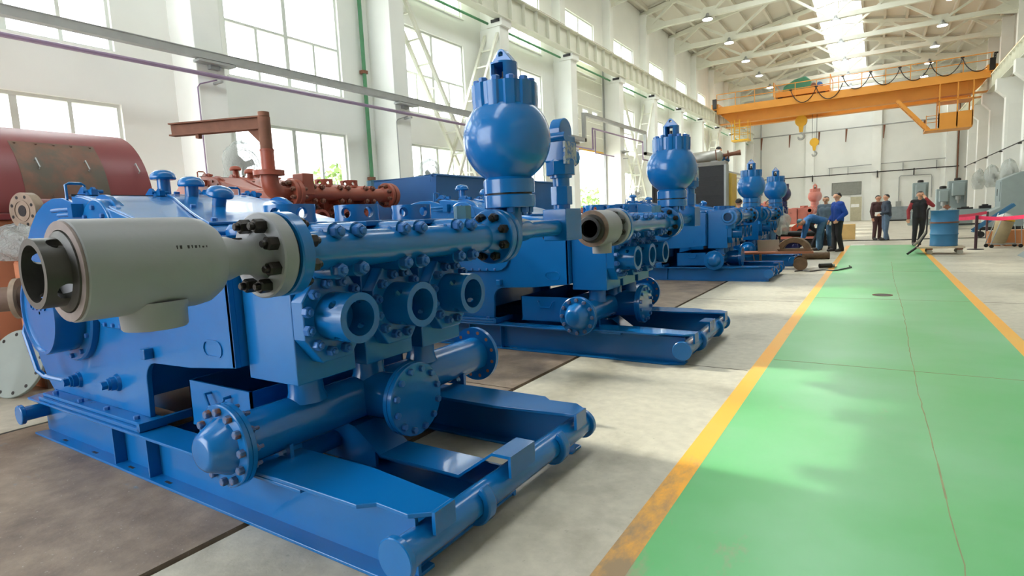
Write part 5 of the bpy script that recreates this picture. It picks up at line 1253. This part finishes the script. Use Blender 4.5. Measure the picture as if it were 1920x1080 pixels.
MB().box(-.95, .95, -.35, .35, .1, 1.15).build('cabinet_body', mat('cabinet_grey', (132, 142, 148), .5), gc, 0)
for x in (-.93, .01): MB().box(x, x+.9, -.375, -.35, .16, 1.1).build('door', mat('cabinet_grey', (132, 142, 148), .5), gc, 0)
MB().box(-.95, .95, -.3, .35, 0, .1).build('plinth', M_DARK, gc, 0)
eb = empty('switch_pipe', (1.95, Y_BACK-.1, 1.3)); struct(eb, 'thin wall conduit bent down to a small switch box')
MB().sweep([(-.4, 0, .3), (-.4, 0, 2.4), (-.3, 0, 2.55), (1.9, 0, 2.5), (1.95, 0, 2.3), (1.95, 0, .5)], .035, 6).build('conduit', M_GALV, eb); MB().box(-.6, -.2, -.12, .08, -.3, .3).build('switch_box', M_GALV, eb, 0)

# ---- trees outside the windows
M_LEAF = mat('pale_leaves', (132, 158, 92), .7, 0, .25, 3)
def bush(x, y, r, h, label, seed):
    rn = random.Random(seed); t = empty('garden_tree', (x, y, 0)); tag(t, label, 'tree', 'trees outside the windows')
    MB().cyl((0, 0, 0), (0, 0, h*.6), .1, .05, 10).build('trunk', M_RUST, t)
    b = MB(); 
    for k in range(900):
        p = Vector((rn.gauss(0, 1), rn.gauss(0, 1), rn.gauss(0, 1))).normalized()*rn.random()**.4; c = Vector((p.x*r, p.y*r, h*.62+p.z*h*.42))
        u = Vector((rn.gauss(0, 1), rn.gauss(0, 1), rn.gauss(0, 1))).normalized()*.16; v = Vector((rn.gauss(0, 1), rn.gauss(0, 1), rn.gauss(0, 1))).normalized()*.1
        b._add([c-u, c+v, c+u, c-v], [(0, 1, 2, 3)])
    o = b.build('foliage', M_LEAF, t, 0); o['kind'] = 'stuff'
for i, (x, y, r, h, lb_) in enumerate(((-16, 8.6, 1.3, 3.2, 'pale tree outside the window left of the first pillar'), (-16.5, 14.2, 1.5, 3.6, 'pale tree outside the window behind the jib arm'), (-17, 20.5, 1.6, 3.3, 'pale tree outside the window past the blue tank'), (-16.5, 36.0, 1.9, 3.4, 'leafy tree outside the open lifted door'))):
    bush(x, y, r, h, lb_, 60+i)
struct(MB().box(-40, -11.6, -30, 90, -.3, -.05).build('yard_ground', mat('yard_paving', (168, 164, 150), .8), None, 0), 'paved yard outside the left wall')
# ================================================================== people
SKIN = lambda: mat('skin', (206, 152, 122), .55, 0, .04)
HAIR = lambda: mat('black_hair', (26, 23, 22), .5)
M_SHOE = mat('dark_shoe_leather', (44, 38, 36), .5)
def cloth(name, rgb): return mat('cloth_'+name, rgb, .85, 0, .12, 14, .25, 30)
BASE_POSE = dict(pelvis=(0, 0, .94), chest=(0, 0, 1.27), neck=(0, .01, 1.44), head=(0, -.015, 1.585), look=(0, -1, 0), up=(0, 0, 1),
    shL=(.175, 0, 1.385), shR=(-.175, 0, 1.385), elL=(.235, .03, 1.10), elR=(-.235, .03, 1.10), wrL=(.23, -.04, .86), wrR=(-.23, -.04, .86),
    hipL=(.09, 0, .92), hipR=(-.09, 0, .92), knL=(.105, -.02, .50), knR=(-.105, -.02, .50), anL=(.11, .02, .085), anR=(-.11, .02, .085), footL=None, footR=None, handL=None, handR=None)
def capsule(mb, a, b, ra, rb, n=12):
    a, b = Vector(a), Vector(b); d = b-a; L_ = max(d.length, 1e-4)
    prof = [(ra*math.sin(R(t)), -ra*math.cos(R(t))) for t in (8, 30, 60, 90)]+[(rb*math.cos(R(t)), L_+rb*math.sin(R(t))) for t in (0, 30, 60, 82)]
    mb.lathe(a, d if d.length > 1e-4 else (0, 0, 1), prof, n)
def person(loc, rz, label, top, bottom, pose=None, hair=True, glove=None, sleeve=None, voxel=.014, cap=None, collar=None, scale=1.0, shoe=None, bulk=1.08):
    P = dict(BASE_POSE); P.update(pose or {}); V = {k: (Vector(v) if v is not None else None) for k, v in P.items()}
    skin = SKIN(); mats = [skin, top, bottom, shoe or M_SHOE, glove or skin, sleeve or top]
    caps = []                                            # (a, b, ra, rb, material index)
    def C(a, b, ra, rb, m):
        g = bulk if m in (1, 5) else (1+(bulk-1)*.8 if m == 2 else 1)
        caps.append((Vector(a), Vector(b), ra*g, rb*g, m))
    side = (V['shL']-V['shR']).normalized(); hs = (V['hipL']-V['hipR']).normalized()
    up_t = (V['neck']-V['pelvis']).normalized(); fwd = side.cross(up_t).normalized()*-1
    mid = V['pelvis'].lerp(V['chest'], .5)
    for s in (-1, 1):
        C(V['pelvis']+hs*.065*s, mid+side*.06*s, .112, .106, 1); C(mid+side*.06*s, V['chest']+side*.085*s, .106, .118, 1)
        C(V['chest']+side*.085*s, V['chest'].lerp(V['neck'], .55)+side*.07*s, .118, .085, 1)
        C(V['pelvis']+hs*.06*s-up_t*.05, V['pelvis']+hs*.06*s+up_t*.02, .112, .112, 2)
    C(V['shR'], V['shL'], .072, .072, 1)
    C(V['neck']-up_t*.03, V['head']-Vector(P['up'])*.05, .056, .052, 0)
    up = Vector(P['up']).normalized(); lk = Vector(P['look']).normalized(); lk = (lk-up*lk.dot(up)).normalized(); sd = lk.cross(up)
    h = V['head']
    C(h+up*.02-lk*.012, h+up*.035-lk*.015, .092, .088, 0); C(h+lk*.012-up*.035, h+lk*.02-up*.06, .068, .05, 0)   # skull, jaw
    C(h+lk*.085+up*.01, h+lk*.102-up*.018, .012, .016, 0)                                                         # nose
    C(h+lk*.03+up*.03-sd*.03, h+lk*.03+up*.03+sd*.03, .066, .066, 0)
    for s in (-1, 1): C(h+sd*.088*s-lk*.005+up*.02, h+sd*.09*s-lk*.005-up*.02, .016, .014, 0)
    for L_ in 'LR':
        C(V['sh'+L_], V['el'+L_], .064, .052, 5); C(V['el'+L_], V['wr'+L_], .052, .040, 5)
        fd = (V['wr'+L_]-V['el'+L_]).normalized() if V['hand'+L_] is None else (V['hand'+L_]-V['wr'+L_]).normalized()
        w = V['wr'+L_]; uu, vv, _ = frame_of(fd); ps = w+fd*.03
        sg = 1 if L_ == 'L' else -1
        C(w-fd*.01, w+fd*.02, .03, .032, 4); C(w+fd*.03+vv*.018, w+fd*.085+vv*.022, .024, .02, 4); C(w+fd*.03-vv*.018, w+fd*.085-vv*.022, .024, .02, 4)
        for k, ln in enumerate((.062, .075, .07, .052)):
            o = vv*(-.033+.022*k); a = w+fd*.09+o; b = a+fd*ln*.55+uu*.006*sg; C(a, b, .0105, .0098, 4); C(b, b+fd*ln*.4+uu*.02*sg, .0098, .009, 4)
        t0 = w+fd*.035-vv*.03; C(t0, t0+fd*.03-vv*.028, .014, .0125, 4); C(t0+fd*.03-vv*.028, t0+fd*.062-vv*.03+uu*.01*sg, .0125, .011, 4)
        C(V['hip'+L_], V['kn'+L_], .094, .068, 2); C(V['kn'+L_], V['an'+L_], .068, .055, 2)
        ft = V['foot'+L_] if V['foot'+L_] is not None else V['an'+L_]+Vector((.015*sg, -.17, -.04))
        he = V['an'+L_]+(V['an'+L_]-ft).normalized()*.03; he.z = V['an'+L_].z-.035
        C(V['an'+L_]-Vector((0, 0, .01)), ft, .05, .036, 3); C(he, ft, .042, .04, 3)
    mb = MB()
    for a, b, ra, rb, m in caps: capsule(mb, a, b, ra, rb)
    me = mb.mesh('body_raw', None, 0); tmp = bpy.data.objects.new('body_raw', me); COL.objects.link(tmp)
    rm = tmp.modifiers.new('r', 'REMESH'); rm.mode = 'VOXEL'; rm.voxel_size = voxel
    sm = tmp.modifiers.new('s', 'SMOOTH'); sm.factor = .5; sm.iterations = 2
    dg = bpy.context.evaluated_depsgraph_get(); body = bpy.data.meshes.new_from_object(tmp.evaluated_get(dg))
    bpy.data.objects.remove(tmp); bpy.data.meshes.remove(me)
    body.name = 'body'; body.materials.clear()
    for m in mats: body.materials.append(m)
    import numpy as np
    nv = len(body.vertices); co = np.zeros(nv*3); body.vertices.foreach_get('co', co); co = co.reshape(-1, 3)
    npol = len(body.polygons); cen = np.zeros(npol*3); body.polygons.foreach_get('center', cen); cen = cen.reshape(-1, 3)
    best = np.full(npol, 1e9); idx = np.zeros(npol, int)
    for a, b, ra, rb, m in caps:
        A = np.array(a); B = np.array(b); d = B-A; t = np.clip(((cen-A)@d)/max(d@d, 1e-9), 0, 1)
        dist = np.linalg.norm(cen-(A+t[:, None]*d), axis=1)-(ra+(rb-ra)*t)
        k = dist < best; best[k] = dist[k]; idx[k] = m
    body.polygons.foreach_set('material_index', idx); body.polygons.foreach_set('use_smooth', [True]*npol)
    root = empty('person', loc, rz); root.scale = (scale,)*3; tag(root, label, 'person')
    link('body', body, root)
    # hair or cap: shell over the crown, open at the face
    hb = MB(); vs = []; fs = []; n, m = 24, 10; hc = h+up*.024-lk*.014; rr = .1
    for i in range(m+1):
        for k in range(n):
            az = 2*math.pi*k/n; front = math.cos(az)
            lim = R(66+ (46*(-front) if front < 0 else -4*front) + 14*(1-abs(front))); th = lim*i/m
            dv_ = up*math.cos(th)*1.06+(lk*math.cos(az)*1.02+sd*math.sin(az)*.96)*math.sin(th)
            vs.append(hc+dv_*rr*(1.0 if i < m else .965))
    for i in range(m):
        for k in range(n): fs.append((i*n+k, i*n+(k+1) % n, (i+1)*n+(k+1) % n, (i+1)*n+k))
    hb._add(vs, fs); hb.build('cap' if cap else 'hair', cap or HAIR(), root, 60)
    if cap: MB().obox(h+up*.055+lk*.12, sd*.06, lk*.05, up*.006).build('cap_peak', cap, root, 0)
    ey = mat('eye_dark', (30, 22, 20), .3)
    for s in (-1, 1): MB().ball(h+lk*.086+sd*.032*s+up*.02, .010, 8, 6).build('eye', ey, root)
    MB().obox(h+lk*.079-up*.05, sd*.022, up*.004, lk*.006).build('mouth', mat('lips', (150, 84, 76), .5), root, 0)
    if collar: MB().lathe(V['neck']-up_t*.04, up_t, [(.085, 0), (.075, .05), (.068, .05), (.07, 0)], 18, False, False).build('collar', collar, root)
    return root
BL_J = cloth('bright_blue', (22, 66, 150)); BLK = cloth('black', (38, 36, 40)); DEN = cloth('denim_overall', (58, 88, 118)); GRYB = cloth('grey_blue_shirt', (92, 108, 122))
WORK = cloth('work_blue', (44, 96, 150)); WORKT = cloth('work_blue_faded', (70, 104, 134)); MAR = cloth('maroon_brown', (74, 48, 48)); SLT = cloth('slate_jacket', (50, 60, 74)); JEAN = cloth('jeans', (88, 110, 134)); REDS = cloth('red_sleeve', (150, 50, 56)); WHT = cloth('white_glove', (222, 216, 200)); CAPB = cloth('teal_grey_cap', (84, 122, 138))
person((-1.0, 19.55, 0), R(-58), 'man in a bright blue jacket and black trousers looking left, hand in pocket', BL_J, BLK,
    dict(look=(-.1, -1, 0), head=(0, -.02, 1.60), elL=(.28, .08, 1.12), wrL=(.22, -.1, .95), handL=(.17, -.16, .88), elR=(-.26, .03, 1.1), wrR=(-.21, -.12, .93), handR=(-.17, -.17, .86), anL=(.10, .08, .085), anR=(-.10, -.03, .085)), collar=WHT, scale=1.02, bulk=1.24)
person((-1.4, 20.9, 0), R(-12), 'smiling man in faded blue overalls with white gloves facing the camera', GRYB, DEN,
    dict(wrL=(.19, -.12, .90), wrR=(-.25, -.05, .84), anL=(.14, .0, .085), anR=(-.13, .02, .085)), glove=WHT, scale=.99, bulk=1.15)
person((-1.62, 20.1, 0), R(-72), 'worker in blue bent over double reaching down to the rusty castings', WORK, WORKT,
    dict(pelvis=(0, .18, .92), chest=(0, -.12, 1.02), neck=(0, -.29, .98), head=(0, -.42, .90), look=(0, -.55, -1), up=(0, -1, .35),
         shL=(.17, -.24, .98), shR=(-.17, -.24, .98), elL=(.2, -.30, .70), elR=(-.2, -.28, .70), wrL=(.17, -.36, .44), wrR=(-.16, -.34, .43),
         hipL=(.09, .18, .88), hipR=(-.09, .18, .88), knL=(.11, .06, .48), knR=(-.1, .12, .48), anL=(.12, .05, .085), anR=(-.12, .16, .085)), cap=CAPB, bulk=1.14)
person((-1.75, 21.6, 0), R(100), 'crouched worker in black mostly hidden behind the bending man', BLK, BLK,
    dict(pelvis=(0, .2, .82), chest=(0, -.06, 1.0), neck=(0, -.2, 1.02), head=(0, -.33, 1.0), look=(0, -.8, -.7), up=(0, -.6, .8),
         shL=(.17, -.16, 1.0), shR=(-.17, -.16, 1.0), elL=(.2, -.26, .74), elR=(-.2, -.26, .74), wrL=(.14, -.4, .58), wrR=(-.14, -.4, .58),
         hipL=(.09, .2, .8), hipR=(-.09, .2, .8), knL=(.12, -.1, .5), knR=(-.12, -.1, .5), anL=(.12, .08, .085), anR=(-.12, .08, .085)), collar=WHT)
person((.0, 26.1, 0), R(38), 'man in a maroon brown coat facing the man with jeans', MAR, MAR, dict(), voxel=.016, bulk=1.15)
person((.27, 25.45, 0), R(-72), 'man in a slate jacket and jeans holding papers, seen from the side', SLT, JEAN,
    dict(wrL=(.14, -.2, 1.0), elL=(.25, .0, 1.08), wrR=(-.12, -.22, 1.0), elR=(-.25, .0, 1.08), anL=(.1, -.04, .085), anR=(-.1, .1, .085), pelvis=(0, .03, .94)), voxel=.016, scale=1.01, bulk=1.2)
pp = MB().obox((0, 0, 0), (.1, 0, 0), (0, .006, 0), (0, 0, .07)).build('paper_sheet', M_WHITE, None, 0); pp.location = (.02, 25.36, 1.0); tag(pp, 'white papers held by the man in the slate jacket', 'paper')
person((1.12, 22.2, 0), R(2), 'man in a black vest with red sleeves touching his face by the blue drum', BLK, BLK,
    dict(elL=(.33, -.14, 1.24), wrL=(.14, -.22, 1.47), handL=(.09, -.17, 1.56), elR=(-.29, .02, 1.11), wrR=(-.29, -.06, .86), anL=(.02, .12, .085), anR=(-.13, -.08, .085), knL=(.08, .02, .5), knR=(-.11, -.08, .5), look=(.15, -1, -.05)), sleeve=REDS, glove=None, scale=1.0)
person((-4.36, 19.2, 1.86), R(20), 'worker leaning over the silver muffler on top of the engine set', WORK, WORK,
    dict(pelvis=(0, .12, .86), chest=(0, -.03, 1.16), neck=(0, -.12, 1.31), head=(0, -.2, 1.42), look=(0, -1, -.7), up=(0, -.5, .9), shL=(.175, -.08, 1.26), shR=(-.175, -.08, 1.26), elL=(.28, -.22, 1.1), elR=(-.28, -.22, 1.1), wrL=(.2, -.42, 1.16), wrR=(-.2, -.42, 1.16),
         hipL=(.09, .12, .84), hipR=(-.09, .12, .84), knL=(.1, -.02, .46), knR=(-.1, -.02, .46)), voxel=.016)
person((-3.38, 17.45, 0), R(175), 'worker in a blue shirt seen from behind beyond the third pump', WORK, WORKT, dict(), voxel=.016, scale=1.0)
person((-2.62, 18.05, 0), R(-30), 'worker in a grey shirt whose face shows between two round dampeners', GRYB, WORKT, dict(head=(0, -.05, 1.56), look=(.9, -.5, -.2)), voxel=.016, scale=.97)
# ---- welding smoke drifting behind the bending man
sm_ = lump('welding_smoke', (-1.6, 22.8, 1.45), .35, .3, .62, None, 'thin grey welding smoke rising behind the bending worker', 'smoke', 77, amp=.25); sm_['kind'] = 'stuff'
vm = bpy.data.materials.new('smoke_volume'); vm.use_nodes = True; nt = vm.node_tree; nt.nodes.clear(); o_ = nt.nodes.new('ShaderNodeOutputMaterial'); pv = nt.nodes.new('ShaderNodeVolumeScatter'); pv.inputs['Density'].default_value = .5; pv.inputs['Color'].default_value = (.9, .9, .92, 1)
nt.links.new(pv.outputs[0], o_.inputs['Volume']); sm_.data.materials.clear(); sm_.data.materials.append(vm)
